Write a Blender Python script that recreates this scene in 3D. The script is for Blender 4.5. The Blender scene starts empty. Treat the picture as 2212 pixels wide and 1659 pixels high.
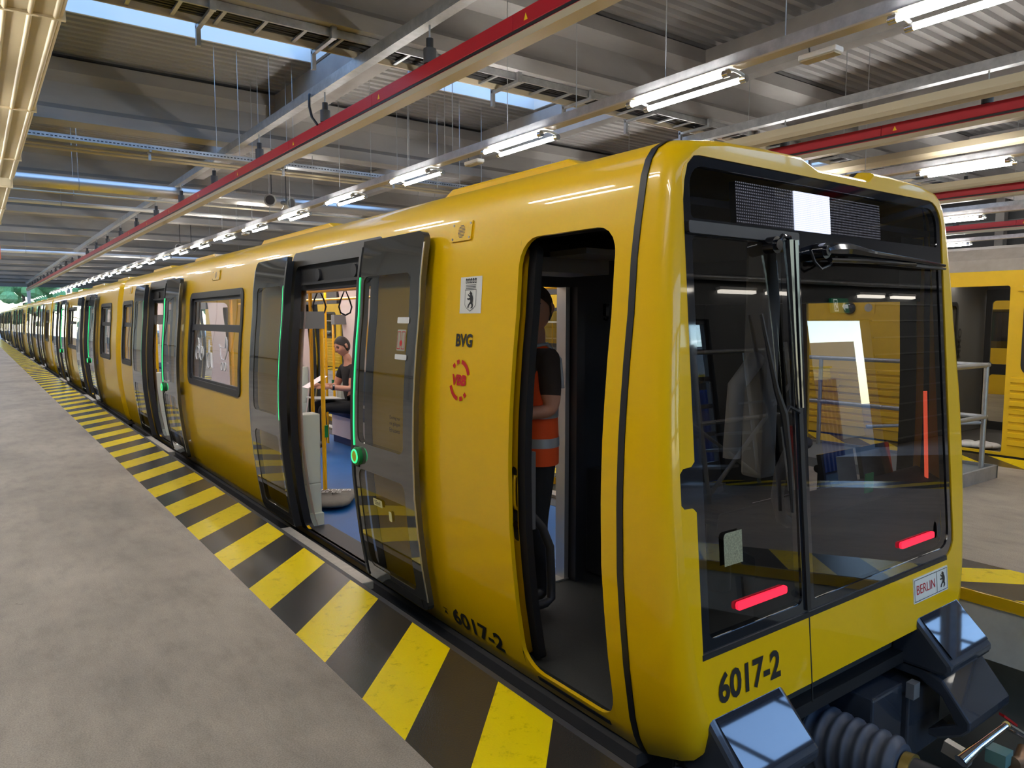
import bpy, bmesh, math, random
from mathutils import Vector, Matrix
from mathutils.geometry import tessellate_polygon
random.seed(7)
SC = bpy.context.scene
COL = SC.collection
PI = math.pi

# ---------------------------------------------------------------- camera, world, exposure
cam_d = bpy.data.cameras.new('camera')
cam_d.sensor_width = 36.0
cam_d.lens = 36.0 * 1590.0 / 2212.0
cam_d.clip_start = 0.05
cam_d.clip_end = 400
CAM = bpy.data.objects.new('camera', cam_d)
COL.objects.link(CAM)
CAM.location = (0, 0, 1.6)
_f = Vector((0.588, 0.804, -0.0881)).normalized()
CAM.rotation_euler = _f.to_track_quat('-Z', 'Y').to_euler()
SC.camera = CAM

world = bpy.data.worlds.new('sky')
SC.world = world
world.use_nodes = True
_nt = world.node_tree
_sky = _nt.nodes.new('ShaderNodeTexSky')
_sky.sky_type = 'NISHITA'
_sky.sun_disc = False
_sky.sun_elevation = math.radians(48)
_sky.sun_rotation = math.radians(140)
_sky.air_density = 1.0
_sky.dust_density = 0.0
_sky.ozone_density = 3.0
_nt.links.new(_sky.outputs[0], _nt.nodes['Background'].inputs[0])
_nt.nodes['Background'].inputs[1].default_value = 0.80

SC.view_settings.view_transform = 'Standard'
SC.view_settings.look = 'None'
SC.view_settings.gamma = 1.0
SC.view_settings.use_curve_mapping = False
SC.view_settings.exposure = 0.25
SC.cycles.use_denoising = True
SC.cycles.max_bounces = 7
SC.cycles.diffuse_bounces = 4
SC.cycles.glossy_bounces = 4
SC.cycles.transparent_max_bounces = 14
SC.cycles.sample_clamp_indirect = 4.0
SC.cycles.caustics_reflective = False
SC.cycles.caustics_refractive = False
LAMP_POWER = 62.0          # strength of the fluorescent tubes
TRAIN_LIGHT = 10.0          # strength of the light strips in the car ceilings

# ---------------------------------------------------------------- materials
def lin(r, g, b):
    o = []
    for c in (r, g, b):
        c /= 255.0
        o.append(c / 12.92 if c <= 0.04045 else ((c + 0.055) / 1.055) ** 2.4)
    return (o[0], o[1], o[2], 1)

MATS = {}
def mat(name, col, rough=0.5, metal=0.0, coat=0.0, spec=0.5, var=0.0, vscale=6.0, bump=0.0, bscale=80.0, rvar=0.0, stretch=None):
    m = bpy.data.materials.new(name)
    m.use_nodes = True
    nt = m.node_tree
    b = nt.nodes['Principled BSDF']
    b.inputs['Base Color'].default_value = col
    b.inputs['Roughness'].default_value = rough
    b.inputs['Metallic'].default_value = metal
    b.inputs['Coat Weight'].default_value = coat
    b.inputs['Coat Roughness'].default_value = 0.03
    b.inputs['Specular IOR Level'].default_value = spec
    if var or bump or rvar:
        tc = nt.nodes.new('ShaderNodeTexCoord')
        src = tc.outputs['Object']
        if stretch:
            mp = nt.nodes.new('ShaderNodeMapping')
            mp.inputs['Scale'].default_value = stretch
            nt.links.new(src, mp.inputs[0])
            src = mp.outputs[0]
        if var or rvar:
            n = nt.nodes.new('ShaderNodeTexNoise')
            n.inputs['Scale'].default_value = vscale
            n.inputs['Detail'].default_value = 6
            n.inputs['Roughness'].default_value = 0.6
            nt.links.new(src, n.inputs['Vector'])
        if var:
            mr = nt.nodes.new('ShaderNodeMapRange')
            mr.inputs['From Min'].default_value = 0.3
            mr.inputs['From Max'].default_value = 0.7
            mr.inputs['To Min'].default_value = 1 - var
            mr.inputs['To Max'].default_value = 1 + var * 0.6
            nt.links.new(n.outputs['Fac'], mr.inputs['Value'])
            mx = nt.nodes.new('ShaderNodeMix')
            mx.data_type = 'RGBA'
            mx.blend_type = 'MULTIPLY'
            mx.inputs['Factor'].default_value = 1
            mx.inputs[6].default_value = col
            nt.links.new(mr.outputs[0], mx.inputs[7])
            nt.links.new(mx.outputs[2], b.inputs['Base Color'])
        if rvar:
            mr2 = nt.nodes.new('ShaderNodeMapRange')
            mr2.inputs['To Min'].default_value = max(0.02, rough - rvar)
            mr2.inputs['To Max'].default_value = rough + rvar
            nt.links.new(n.outputs['Fac'], mr2.inputs['Value'])
            nt.links.new(mr2.outputs[0], b.inputs['Roughness'])
        if bump:
            n2 = nt.nodes.new('ShaderNodeTexNoise')
            n2.inputs['Scale'].default_value = bscale
            n2.inputs['Detail'].default_value = 3
            nt.links.new(src, n2.inputs['Vector'])
            bp = nt.nodes.new('ShaderNodeBump')
            bp.inputs['Strength'].default_value = bump
            bp.inputs['Distance'].default_value = 0.01
            nt.links.new(n2.outputs['Fac'], bp.inputs['Height'])
            nt.links.new(bp.outputs[0], b.inputs['Normal'])
    MATS[name] = m
    return m

def emit(name, col, strength):
    m = bpy.data.materials.new(name)
    m.use_nodes = True
    b = m.node_tree.nodes['Principled BSDF']
    b.inputs['Base Color'].default_value = col
    b.inputs['Emission Color'].default_value = col
    b.inputs['Emission Strength'].default_value = strength
    MATS[name] = m
    return m

def pane(name, tint, gloss=1.0, ior=1.5, rough=0.0):
    m = bpy.data.materials.new(name)
    m.use_nodes = True
    nt = m.node_tree
    nt.nodes.remove(nt.nodes['Principled BSDF'])
    t = nt.nodes.new('ShaderNodeBsdfTransparent')
    t.inputs[0].default_value = tint
    g = nt.nodes.new('ShaderNodeBsdfGlossy')
    g.inputs['Roughness'].default_value = rough
    g.inputs['Color'].default_value = (gloss, gloss, gloss, 1)
    # Schlick reflectance from the unsigned angle, so that both faces of a thin pane reflect alike
    geo = nt.nodes.new('ShaderNodeNewGeometry')
    dot = nt.nodes.new('ShaderNodeVectorMath')
    dot.operation = 'DOT_PRODUCT'
    nt.links.new(geo.outputs['Normal'], dot.inputs[0])
    nt.links.new(geo.outputs['Incoming'], dot.inputs[1])
    def mth(op, a, b=None, c=None):
        n = nt.nodes.new('ShaderNodeMath')
        n.operation = op
        for i, v in enumerate((a, b, c)):
            if v is None:
                continue
            if isinstance(v, (int, float)):
                n.inputs[i].default_value = v
            else:
                nt.links.new(v, n.inputs[i])
        return n.outputs[0]
    f0 = 2 * ((ior - 1) / (ior + 1)) ** 2
    p5 = mth('POWER', mth('SUBTRACT', 1.0, mth('ABSOLUTE', dot.outputs['Value'])), 5.0)
    mx = nt.nodes.new('ShaderNodeMixShader')
    nt.links.new(mth('MULTIPLY_ADD', p5, 1 - f0, f0), mx.inputs[0])
    nt.links.new(t.outputs[0], mx.inputs[1])
    nt.links.new(g.outputs[0], mx.inputs[2])
    nt.links.new(mx.outputs[0], nt.nodes['Material Output'].inputs[0])
    MATS[name] = m
    return m

YEL = mat('yellow_paint', (0.84, 0.50, 0.0005, 1), 0.32, coat=0.5, spec=0.3, bump=0.012, bscale=2.2)
YEL2 = mat('old_train_paint', (0.74, 0.45, 0.006, 1), 0.4, coat=0.3, var=0.08, vscale=3)
YPOLE = mat('yellow_pole_paint', lin(250, 184, 5), 0.3, coat=0.4)
BLK = mat('black_rubber', (0.012, 0.012, 0.014, 1), 0.45)
BLKG = mat('black_gloss', (0.010, 0.010, 0.013, 1), 0.12, coat=0.5)
FRIT = mat('grey_frit_glass', (0.055, 0.053, 0.047, 1), 0.06, coat=1.0)
FRITB = mat('black_frit_glass', (0.012, 0.013, 0.018, 1), 0.05, coat=1.0)
DPL = mat('dark_plastic', (0.025, 0.025, 0.027, 1), 0.5)
CABD = mat('cab_dark_panel', (0.018, 0.018, 0.021, 1), 0.65, bump=0.05, bscale=200)
CABG = mat('cab_grey_panel', (0.16, 0.16, 0.16, 1), 0.5)
CABF = mat('cab_floor_rubber', (0.022, 0.024, 0.022, 1), 0.7, var=0.25, vscale=120)
BUMP = mat('bumper_paint', (0.035, 0.042, 0.058, 1), 0.22, coat=0.8)
LAMPG = mat('headlight_cover', (0.02, 0.025, 0.04, 1), 0.03, coat=1.0, spec=1.0)
PINK = mat('interior_wall', lin(232, 214, 208), 0.35)
PALE = mat('interior_panel_green_grey', lin(200, 206, 190), 0.4)
CEILM = mat('interior_ceiling', lin(225, 218, 208), 0.3)
MIRR = mat('polished_panel', (0.62, 0.57, 0.52, 1), 0.08, metal=1.0)
BLUEF = mat('blue_floor', lin(10, 84, 150), 0.5, var=0.14, vscale=3, stretch=(1, 1, 1))
BLUES = mat('blue_seat', lin(20, 42, 92), 0.85, var=0.3, vscale=60)
GALV = mat('galvanised_steel', (0.42, 0.43, 0.44, 1), 0.42, metal=0.75, var=0.22, vscale=7, rvar=0.1)
ALU = mat('aluminium', (0.62, 0.60, 0.56, 1), 0.35, metal=0.8)
ALUB = mat('beige_step_metal', (0.42, 0.39, 0.33, 1), 0.5, metal=0.2, var=0.15, vscale=20)
CHROME = mat('chrome', (0.75, 0.75, 0.75, 1), 0.12, metal=1.0)
REDR = mat('red_busbar_paint', lin(176, 22, 38), 0.4)
REDP = mat('red_plastic', lin(170, 24, 28), 0.4)
CREAM = mat('cream_plastic', lin(190, 177, 148), 0.5)
CREAMD = mat('cream_duct_sheet', lin(212, 196, 160), 0.35, var=0.06, vscale=2, rvar=0.1)
CONC = mat('ceiling_concrete', lin(156, 153, 150), 0.85, var=0.16, vscale=1.3, bump=0.1, bscale=30, stretch=(0.35, 1, 1))
CONCW = mat('white_painted_concrete', lin(205, 204, 196), 0.6, var=0.15, vscale=5)
CONCP = mat('pit_concrete', lin(140, 133, 122), 0.85, var=0.2, vscale=2)
DECK = mat('roof_deck_sheet', lin(152, 150, 148), 0.55)
STEELD = mat('dark_steel', (0.06, 0.06, 0.065, 1), 0.5, metal=0.4)
STEELR = mat('rail_steel', (0.16, 0.14, 0.13, 1), 0.45, metal=0.7)
WHITEP = mat('white_plastic', lin(235, 235, 232), 0.4)
SIGNW = mat('sign_white', lin(226, 224, 216), 0.5)
INK = mat('black_print', (0.012, 0.012, 0.012, 1), 0.5)
INKR = mat('red_print', lin(190, 24, 30), 0.5)
INKW = mat('white_print', lin(225, 225, 225), 0.5)
INKY = mat('yellow_print', lin(240, 200, 10), 0.5)
GREENP = mat('green_plastic', lin(22, 120, 60), 0.4)
LBLUE = mat('light_blue_glove', lin(150, 205, 230), 0.6)
PAPER = mat('paper', lin(240, 226, 226), 0.7)
BAG = mat('grey_sandbag_fabric', lin(112, 108, 98), 0.65, var=0.2, vscale=9, bump=0.25, bscale=14)
SKIN = mat('skin', lin(206, 150, 124), 0.5, var=0.06, vscale=20)
HAIR = mat('dark_hair', lin(38, 27, 21), 0.55, var=0.4, vscale=90, bump=0.4, bscale=160)
HAIR2 = mat('brown_hair', lin(62, 48, 36), 0.55, var=0.4, vscale=90, bump=0.4, bscale=160)
CLB = mat('black_cloth', lin(24, 24, 26), 0.8, var=0.25, vscale=14, bump=0.3, bscale=18)
CLD = mat('brown_shirt_cloth', lin(48, 38, 34), 0.85, var=0.2, vscale=14, bump=0.3, bscale=18)
VEST = mat('orange_vest_fabric', lin(240, 82, 18), 0.7, bump=0.2, bscale=20)
REFL = mat('reflective_tape', lin(168, 172, 178), 0.35, metal=0.3)
HORN = mat('grey_horn_plastic', lin(112, 112, 108), 0.5)
CLAD = mat('grey_cladding', lin(118, 122, 122), 0.5)
CLADD = mat('dark_cladding', lin(66, 68, 70), 0.55)
CONTB = mat('blue_container_paint', lin(24, 92, 190), 0.45)
CONTW = mat('pale_building_wall', lin(222, 212, 196), 0.7)
LEAF = mat('tree_leaves', lin(128, 176, 110), 0.7, var=0.4, vscale=8)
BARK = mat('tree_bark', lin(84, 70, 56), 0.9)
ASPH = mat('yard_asphalt', lin(120, 118, 114), 0.9, var=0.1)
GREYP = mat('grey_old_train_interior', lin(92, 90, 84), 0.55)
DGREY = mat('dark_grey_door', lin(48, 48, 48), 0.5)
BINY = mat('yellow_bin_plastic', lin(226, 180, 20), 0.5)
BING = mat('green_bin_plastic', lin(20, 62, 44), 0.5)
WOODM = mat('bench_wood', lin(150, 112, 70), 0.6, var=0.15)
RAG = mat('white_rags', lin(214, 210, 204), 0.9, bump=0.5, bscale=20)
PANEC = pane('clear_pane', (0.90, 0.92, 0.92, 1))
PANET = pane('tinted_pane', (0.50, 0.50, 0.44, 1), 1.0, 1.65)
PANEW = pane('windscreen_pane', (0.36, 0.36, 0.40, 1), 1.0, 1.55)
PANEO = pane('old_train_pane', (0.45, 0.45, 0.40, 1), 1.0, 1.5)
PANEK = pane('smoked_pane', (0.10, 0.10, 0.12, 1), 1.0, 1.6)
TUBE = emit('lamp_tube', (1.0, 0.975, 0.94, 1), LAMP_POWER)
STRIPL = emit('car_light_strip', (1.0, 0.95, 0.92, 1), TRAIN_LIGHT)
LEDG = emit('green_led', (0.04, 0.9, 0.28, 1), 1.0)
LEDR = emit('red_led', (1.0, 0.016, 0.045, 1), 1.25)
LEDRS = emit('red_led_strip', (1.0, 0.12, 0.05, 1), 1.3)
LEDW = emit('white_led_screen', (0.86, 0.89, 1.0, 1), 1.2)
LEDD = emit('dim_led', (0.75, 0.78, 0.85, 1), 0.30)
BTN = emit('lit_button', (0.85, 1.0, 0.95, 1), 2.0)
BTNY = emit('lit_yellow_button', (1.0, 0.7, 0.05, 1), 1.5)
SIGNG = emit('green_exit_sign', (0.01, 0.16, 0.07, 1), 0.8)
BATT = emit('batten_lamp', (1.0, 0.93, 0.82, 1), 5.0)

# floor material: bare concrete with a hazard band of diagonal yellow / black paint at chosen x ranges
def floor_mat(name, bands):
    m = bpy.data.materials.new(name)
    m.use_nodes = True
    nt = m.node_tree
    N, L = nt.nodes, nt.links
    b = N['Principled BSDF']
    geo = N.new('ShaderNodeNewGeometry')
    sep = N.new('ShaderNodeSeparateXYZ')
    L.new(geo.outputs['Position'], sep.inputs[0])
    def noise(scale, detail=6, rough=0.6, st=(1, 1, 1)):
        mp = N.new('ShaderNodeMapping')
        mp.inputs['Scale'].default_value = st
        L.new(geo.outputs['Position'], mp.inputs[0])
        n = N.new('ShaderNodeTexNoise')
        n.inputs['Scale'].default_value = scale
        n.inputs['Detail'].default_value = detail
        n.inputs['Roughness'].default_value = rough
        L.new(mp.outputs[0], n.inputs['Vector'])
        return n.outputs['Fac']
    def ramp(fac, stops):
        r = N.new('ShaderNodeValToRGB')
        e = r.color_ramp.elements
        e[0].position, e[0].color = stops[0]
        e[1].position, e[1].color = stops[-1]
        for p, c in stops[1:-1]:
            q = e.new(p)
            q.color = c
        L.new(fac, r.inputs[0])
        return r.outputs[0]
    def math_(op, a, bb=None, cc=None):
        n = N.new('ShaderNodeMath')
        n.operation = op
        for i, v in enumerate((a, bb, cc)):
            if v is None:
                continue
            if isinstance(v, (int, float)):
                n.inputs[i].default_value = v
            else:
                L.new(v, n.inputs[i])
        return n.outputs[0]
    def mix(f, a, c, mode='MIX'):
        n = N.new('ShaderNodeMix')
        n.data_type = 'RGBA'
        n.blend_type = mode
        for i, v in ((0, f), (6, a), (7, c)):
            if isinstance(v, (int, float, tuple)):
                n.inputs[i].default_value = v
            else:
                L.new(v, n.inputs[i])
        return n.outputs[2]
    big = ramp(noise(0.9, 8, 0.65, (1.0, 0.6, 1)), [(0.32, lin(140, 130, 118)), (0.5, lin(166, 154, 138)), (0.68, lin(184, 172, 154))])
    med = ramp(noise(7, 8, 0.7, (1, 0.35, 1)), [(0.33, (0.80, 0.80, 0.80, 1)), (0.5, (0.97, 0.97, 0.97, 1)), (0.7, (1.05, 1.05, 1.05, 1))])
    fine = ramp(noise(160, 2, 0.5), [(0.36, (0.78, 0.78, 0.78, 1)), (0.62, (1.08, 1.08, 1.08, 1))])
    spots = ramp(noise(3.2, 4, 0.7), [(0.685, (1, 1, 1, 1)), (0.71, (0.45, 0.44, 0.43, 1))])
    c = mix(1.0, big, med, 'MULTIPLY')
    c = mix(1.0, c, fine, 'MULTIPLY')
    c = mix(0.6, c, spots, 'MULTIPLY')
    wear = ramp(noise(11, 8, 0.75), [(0.33, (0.55, 0.5, 0.4, 1)), (0.45, (1, 1, 1, 1))])
    rough_in = None
    inside_all = None
    for (x0, x1, slope, y0) in bands:
        t = math_('MULTIPLY_ADD', math_('SUBTRACT', sep.outputs[0], x0), -slope, sep.outputs[1])
        t = math_('SUBTRACT', t, y0)
        fr = math_('FRACT', math_('ADD', math_('DIVIDE', t, 0.79), 1000.0))
        isy = math_('LESS_THAN', fr, 0.485)
        ins = math_('MULTIPLY', math_('GREATER_THAN', sep.outputs[0], x0), math_('LESS_THAN', sep.outputs[0], x1))
        ycol = mix(0.75, lin(246, 214, 10), wear, 'MULTIPLY')
        bcol = mix(0.6, lin(44, 41, 37), med, 'MULTIPLY')
        pc = mix(isy, bcol, ycol)
        c = mix(ins, c, pc)
        inside_all = ins if inside_all is None else math_('MAXIMUM', inside_all, ins)
    L.new(c, b.inputs['Base Color'])
    rr = math_('MULTIPLY_ADD', inside_all, -0.36, 0.62)
    L.new(rr, b.inputs['Roughness'])
    bp = N.new('ShaderNodeBump')
    bp.inputs['Strength'].default_value = 0.22
    bp.inputs['Distance'].default_value = 0.004
    L.new(noise(130, 3, 0.6), bp.inputs['Height'])
    L.new(bp.outputs[0], b.inputs['Normal'])
    MATS[name] = m
    return m

# ---------------------------------------------------------------- mesh helpers
class MB:
    def __init__(s):
        s.v, s.f = [], []
    def add(s, vs, fs):
        o = len(s.v)
        s.v += [tuple(p) for p in vs]
        s.f += [tuple(i + o for i in f) for f in fs]
        return s
    def box(s, x0, x1, y0, y1, z0, z1):
        return s.add([(x0, y0, z0), (x1, y0, z0), (x1, y1, z0), (x0, y1, z0), (x0, y0, z1), (x1, y0, z1), (x1, y1, z1), (x0, y1, z1)],
                     [(3, 2, 1, 0), (4, 5, 6, 7), (0, 1, 5, 4), (1, 2, 6, 5), (2, 3, 7, 6), (3, 0, 4, 7)])
    def obox(s, c, ax, ay, az):          # oriented box: centre and three half-axis vectors
        c, ax, ay, az = Vector(c), Vector(ax), Vector(ay), Vector(az)
        vs = [c + i * ax + j * ay + k * az for k in (-1, 1) for (i, j) in ((-1, -1), (1, -1), (1, 1), (-1, 1))]
        return s.add(vs, [(3, 2, 1, 0), (4, 5, 6, 7), (0, 1, 5, 4), (1, 2, 6, 5), (2, 3, 7, 6), (3, 0, 4, 7)])
    def prism(s, poly, axis, a0, a1):    # closed polygon in the two other axes, extruded along axis
        def P(p, a):
            return (a, p[0], p[1]) if axis == 'x' else (p[0], a, p[1]) if axis == 'y' else (p[0], p[1], a)
        n = len(poly)
        vs = [P(p, a0) for p in poly] + [P(p, a1) for p in poly]
        fs = [(i, (i + 1) % n, n + (i + 1) % n, n + i) for i in range(n)]
        tri = tessellate_polygon([[Vector((p[0], p[1], 0)) for p in poly]])
        fs += [tuple(t) for t in tri] + [tuple(n + i for i in reversed(t)) for t in tri]
        return s.add(vs, fs)
    def sheet(s, poly, axis, a0, a1):    # open polyline extruded along axis
        def P(p, a):
            return (a, p[0], p[1]) if axis == 'x' else (p[0], a, p[1]) if axis == 'y' else (p[0], p[1], a)
        n = len(poly)
        return s.add([P(p, a0) for p in poly] + [P(p, a1) for p in poly], [(i, i + 1, n + i + 1, n + i) for i in range(n - 1)])
    def tube(s, path, r, n=8, caps=True, closed=False):
        path = [Vector(p) for p in path]
        m = len(path)
        rs = r if isinstance(r, (list, tuple)) else [r] * m
        up = None
        o = len(s.v)
        for i, p in enumerate(path):
            if closed:
                t = path[(i + 1) % m] - path[i - 1]
            else:
                t = path[min(i + 1, m - 1)] - path[max(i - 1, 0)]
            t.normalize()
            if up is None:
                up = Vector((0, 0, 1)) if abs(t.z) < 0.9 else Vector((1, 0, 0))
            a = up - t * up.dot(t)
            if a.length < 1e-5:
                a = t.orthogonal()
            a.normalize()
            up = a
            b = t.cross(a)
            for k in range(n):
                an = 2 * PI * k / n
                s.v.append(tuple(p + (a * math.cos(an) + b * math.sin(an)) * rs[i]))
        seg = m if closed else m - 1
        for i in range(seg):
            j = (i + 1) % m
            for k in range(n):
                s.f.append((o + i * n + k, o + i * n + (k + 1) % n, o + j * n + (k + 1) % n, o + j * n + k))
        if caps and not closed:
            s.f.append(tuple(o + k for k in reversed(range(n))))
            s.f.append(tuple(o + (m - 1) * n + k for k in range(n)))
        return s
    def loft(s, rows, close=False):
        n = len(rows[0])
        o = len(s.v)
        for r in rows:
            s.v += [tuple(p) for p in r]
        for i in range(len(rows) - 1):
            for k in range(n if close else n - 1):
                s.f.append((o + i * n + k, o + i * n + (k + 1) % n, o + (i + 1) * n + (k + 1) % n, o + (i + 1) * n + k))
        return s
    def poly(s, pts):
        return s.add(pts, [tuple(range(len(pts)))])
    def plate(s, loops, mapf, t=None):   # 2-D polygon with holes, mapped to 3-D by mapf(a, b, depth); t = thickness
        tri = tessellate_polygon([[Vector((p[0], p[1], 0)) for p in lp] for lp in loops])
        pts = [p for lp in loops for p in lp]
        n = len(pts)
        if t is None:
            return s.add([mapf(p[0], p[1], 0) for p in pts], [tuple(q) for q in tri])
        vs = [mapf(p[0], p[1], 0) for p in pts] + [mapf(p[0], p[1], t) for p in pts]
        fs = [tuple(q) for q in tri] + [tuple(n + i for i in reversed(q)) for q in tri]
        o = 0
        for lp in loops:
            m = len(lp)
            fs += [(o + i, o + (i + 1) % m, n + o + (i + 1) % m, n + o + i) for i in range(m)]
            o += m
        return s.add(vs, fs)
    def ball(s, c, rx, ry, rz, nu=12, nv=8):
        vs = [(c[0], c[1], c[2] - rz)]
        for j in range(1, nv):
            a = -PI / 2 + PI * j / nv
            for i in range(nu):
                b = 2 * PI * i / nu
                vs.append((c[0] + rx * math.cos(a) * math.cos(b), c[1] + ry * math.cos(a) * math.sin(b), c[2] + rz * math.sin(a)))
        vs.append((c[0], c[1], c[2] + rz))
        fs = [(0, 1 + (i + 1) % nu, 1 + i) for i in range(nu)]
        for j in range(nv - 2):
            for i in range(nu):
                a, b = 1 + j * nu + i, 1 + j * nu + (i + 1) % nu
                fs.append((a, b, b + nu, a + nu))
        q = len(vs) - 1
        fs += [(q, q - nu + i, q - nu + (i + 1) % nu) for i in range(nu)]
        return s.add(vs, fs)
    def mesh(s, name, m, smooth=None):
        me = bpy.data.meshes.new(name)
        me.from_pydata(s.v, [], s.f)
        bm = bmesh.new()
        bm.from_mesh(me)
        bmesh.ops.recalc_face_normals(bm, faces=bm.faces)
        bm.to_mesh(me)
        bm.free()
        me.materials.append(m)
        if smooth is not None:
            me.shade_smooth()
            me.set_sharp_from_angle(angle=math.radians(smooth))
        return me
    def build(s, name, m, parent=None, smooth=None, bevel=0.0, label=None):
        return link(name, s.mesh(name, m, smooth), parent, bevel, label)

def link(name, me, parent=None, bevel=0.0, label=None):
    o = bpy.data.objects.new(name, me)
    COL.objects.link(o)
    if parent is not None:
        o.parent = parent
        o.matrix_parent_inverse = Matrix.Translation(parent.location).inverted() if parent.type == 'EMPTY' and parent.parent is None else Matrix.Identity(4)
    if bevel:
        bv = o.modifiers.new('bevel', 'BEVEL')
        bv.width = bevel
        bv.segments = 2
        bv.limit_method = 'ANGLE'
        bv.angle_limit = math.radians(40)
    if label:
        o['label'] = label
    return o

def tag(o, label, cat, group=None, kind=None):
    o['label'] = label
    o['category'] = cat
    if group:
        o['group'] = group
    if kind:
        o['kind'] = kind
    return o

def thing(name, label, cat, loc=(0, 0, 0), group=None, kind=None):
    o = bpy.data.objects.new(name, None)
    COL.objects.link(o)
    o.location = loc
    o.empty_display_size = 0.1
    return tag(o, label, cat, group, kind)

def struct(name, mb, m, label, cat, smooth=None, bevel=0.0):
    return tag(mb.build(name, m, None, smooth, bevel), label, cat, None, 'structure')

def dup(root, delta, label=None, group=None):       # copy of a thing with its parts and sub-parts
    r = root.copy()
    COL.objects.link(r)
    r.location = Vector(root.location) + Vector(delta)
    if label:
        r['label'] = label
    if group:
        r['group'] = group
    for ch in list(root.children):
        c = ch.copy()
        COL.objects.link(c)
        c.parent = r
        c.matrix_parent_inverse = ch.matrix_parent_inverse.copy()
        for g in list(ch.children):
            d = g.copy()
            COL.objects.link(d)
            d.parent = c
    return r

def rrect(a0, a1, b0, b1, r, n=5):       # rounded rectangle; r = one radius or four (a0b0, a1b0, a1b1, a0b1)
    rs = r if isinstance(r, (list, tuple)) else (r,) * 4
    out = []
    for (ca, cb, sa, sb, rr, st) in ((a0, b0, 1, 1, rs[0], PI), (a1, b0, -1, 1, rs[1], 1.5 * PI), (a1, b1, -1, -1, rs[2], 0), (a0, b1, 1, -1, rs[3], 0.5 * PI)):
        if rr <= 0:
            out.append((ca, cb))
            continue
        for k in range(n + 1):
            t = st + 0.5 * PI * k / n
            out.append((ca + sa * rr + rr * math.cos(t), cb + sb * rr + rr * math.sin(t)))
    return out

def text2d(body, size=1.0, bold=0.0, xs=1.0, align='LEFT', shear=0.0):
    cu = bpy.data.curves.new('lettering', 'FONT')
    cu.body = body
    cu.size = size
    cu.offset = bold
    cu.shear = shear
    cu.align_x = align
    cu.resolution_u = 3
    ob = bpy.data.objects.new('lettering', cu)
    COL.objects.link(ob)
    dg = bpy.context.evaluated_depsgraph_get()
    me = bpy.data.meshes.new_from_object(ob.evaluated_get(dg))
    vs = [(v.co.x * xs, v.co.y) for v in me.vertices]
    fs = [tuple(p.vertices) for p in me.polygons]
    bpy.data.objects.remove(ob)
    bpy.data.curves.remove(cu)
    bpy.data.meshes.remove(me)
    return vs, fs

def text_fit(body, a0, a1, b0, b1, bold=0.0, shear=0.0):      # lettering stretched to fill a rectangle
    vs, fs = text2d(body, 1.0, bold, shear=shear)
    xa, xb = min(v[0] for v in vs), max(v[0] for v in vs)
    ya, yb = min(v[1] for v in vs), max(v[1] for v in vs)
    return [(a0 + (v[0] - xa) / (xb - xa) * (a1 - a0), b0 + (v[1] - ya) / (yb - ya) * (b1 - b0)) for v in vs], fs

BEAR = [(0.42, 1.0), (0.50, 1.02), (0.55, 0.97), (0.66, 0.93), (0.72, 0.86), (0.70, 0.80), (0.78, 0.74), (0.84, 0.62), (0.84, 0.45), (0.80, 0.32),
        (0.86, 0.22), (0.84, 0.10), (0.78, 0.04), (0.60, 0.0), (0.56, 0.05), (0.66, 0.10), (0.68, 0.20), (0.60, 0.28), (0.48, 0.24), (0.36, 0.16),
        (0.34, 0.06), (0.22, 0.03), (0.16, 0.10), (0.22, 0.16), (0.26, 0.24), (0.40, 0.34), (0.50, 0.42), (0.46, 0.52), (0.36, 0.52), (0.24, 0.50),
        (0.10, 0.56), (0.10, 0.63), (0.20, 0.60), (0.36, 0.62), (0.44, 0.66), (0.32, 0.70), (0.18, 0.80), (0.20, 0.88), (0.27, 0.84), (0.36, 0.78),
        (0.48, 0.78), (0.42, 0.83), (0.36, 0.84), (0.34, 0.89), (0.42, 0.93)]

# ================================================================ THE HALL
FLOORL = floor_mat('platform_floor_left', [(1.25, 1.9, 1.04, 3.19)])
FLOORR = floor_mat('platform_floor_right', [(4.72, 5.28, -1.0, 2.0), (8.95, 9.56, 1.0, 2.6)])
Y0, Y1 = -4.0, 100.0
struct('floor', MB().box(-7, 1.80, Y0, Y1, -0.28, 0), FLOORL, 'grey worn concrete platform with diagonal yellow and black edge band', 'platform')
fr = struct('floor_platform_right', MB().box(4.72, 9.56, Y0, Y1, -0.08, 0), FLOORR, 'concrete platform between the new train and the old yellow train', 'platform')
MB().box(4.73, 9.55, Y0, Y1, -0.40, -0.081).build('edge_beam', CONCW, fr)
MB().box(4.705, 4.7195, Y0, Y1, -0.075, -0.004).build('edge_lip', YEL2, fr)
for k in range(14):
    y = -3.2 + 1.05 * k
    MB().box(4.70, 4.728, y, y + 0.05, -0.30, -0.10).box(4.66, 4.70, y - 0.04, y + 0.09, -0.31, -0.29).build('angle_bracket', GALV, fr)
    MB().tube([(4.73, y + 0.5, -0.17), (4.715, y + 0.5, -0.17)], 0.028, 12).build('anchor_bolt', GALV, fr)
struct('trim_1', MB().box(1.801, 1.845, Y0, Y1, -0.28, -0.012), STEELD, 'dark steel edge angle along the platform rim', 'edge trim')
struct('floor_pit', MB().box(1.0, 5.6, Y0, Y1, -1.75, -1.6), CONCP, 'bare concrete floor of the inspection pit', 'pit floor')
struct('wall_pit_left', MB().box(1.0, 1.10, Y0, Y1, -1.6, -0.281), CONCP, 'concrete pit wall below the near platform', 'pit wall')
struct('wall_pit_right', MB().box(5.45, 5.55, Y0, Y1, -1.6, -0.401), CONCP, 'concrete pit wall below the far platform', 'pit wall')
struct('floor_track_bed', MB().box(9.56, 40, Y0, Y1, -1.1, -1.0), CONCP, 'concrete track bed under the old train', 'track bed')
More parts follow.
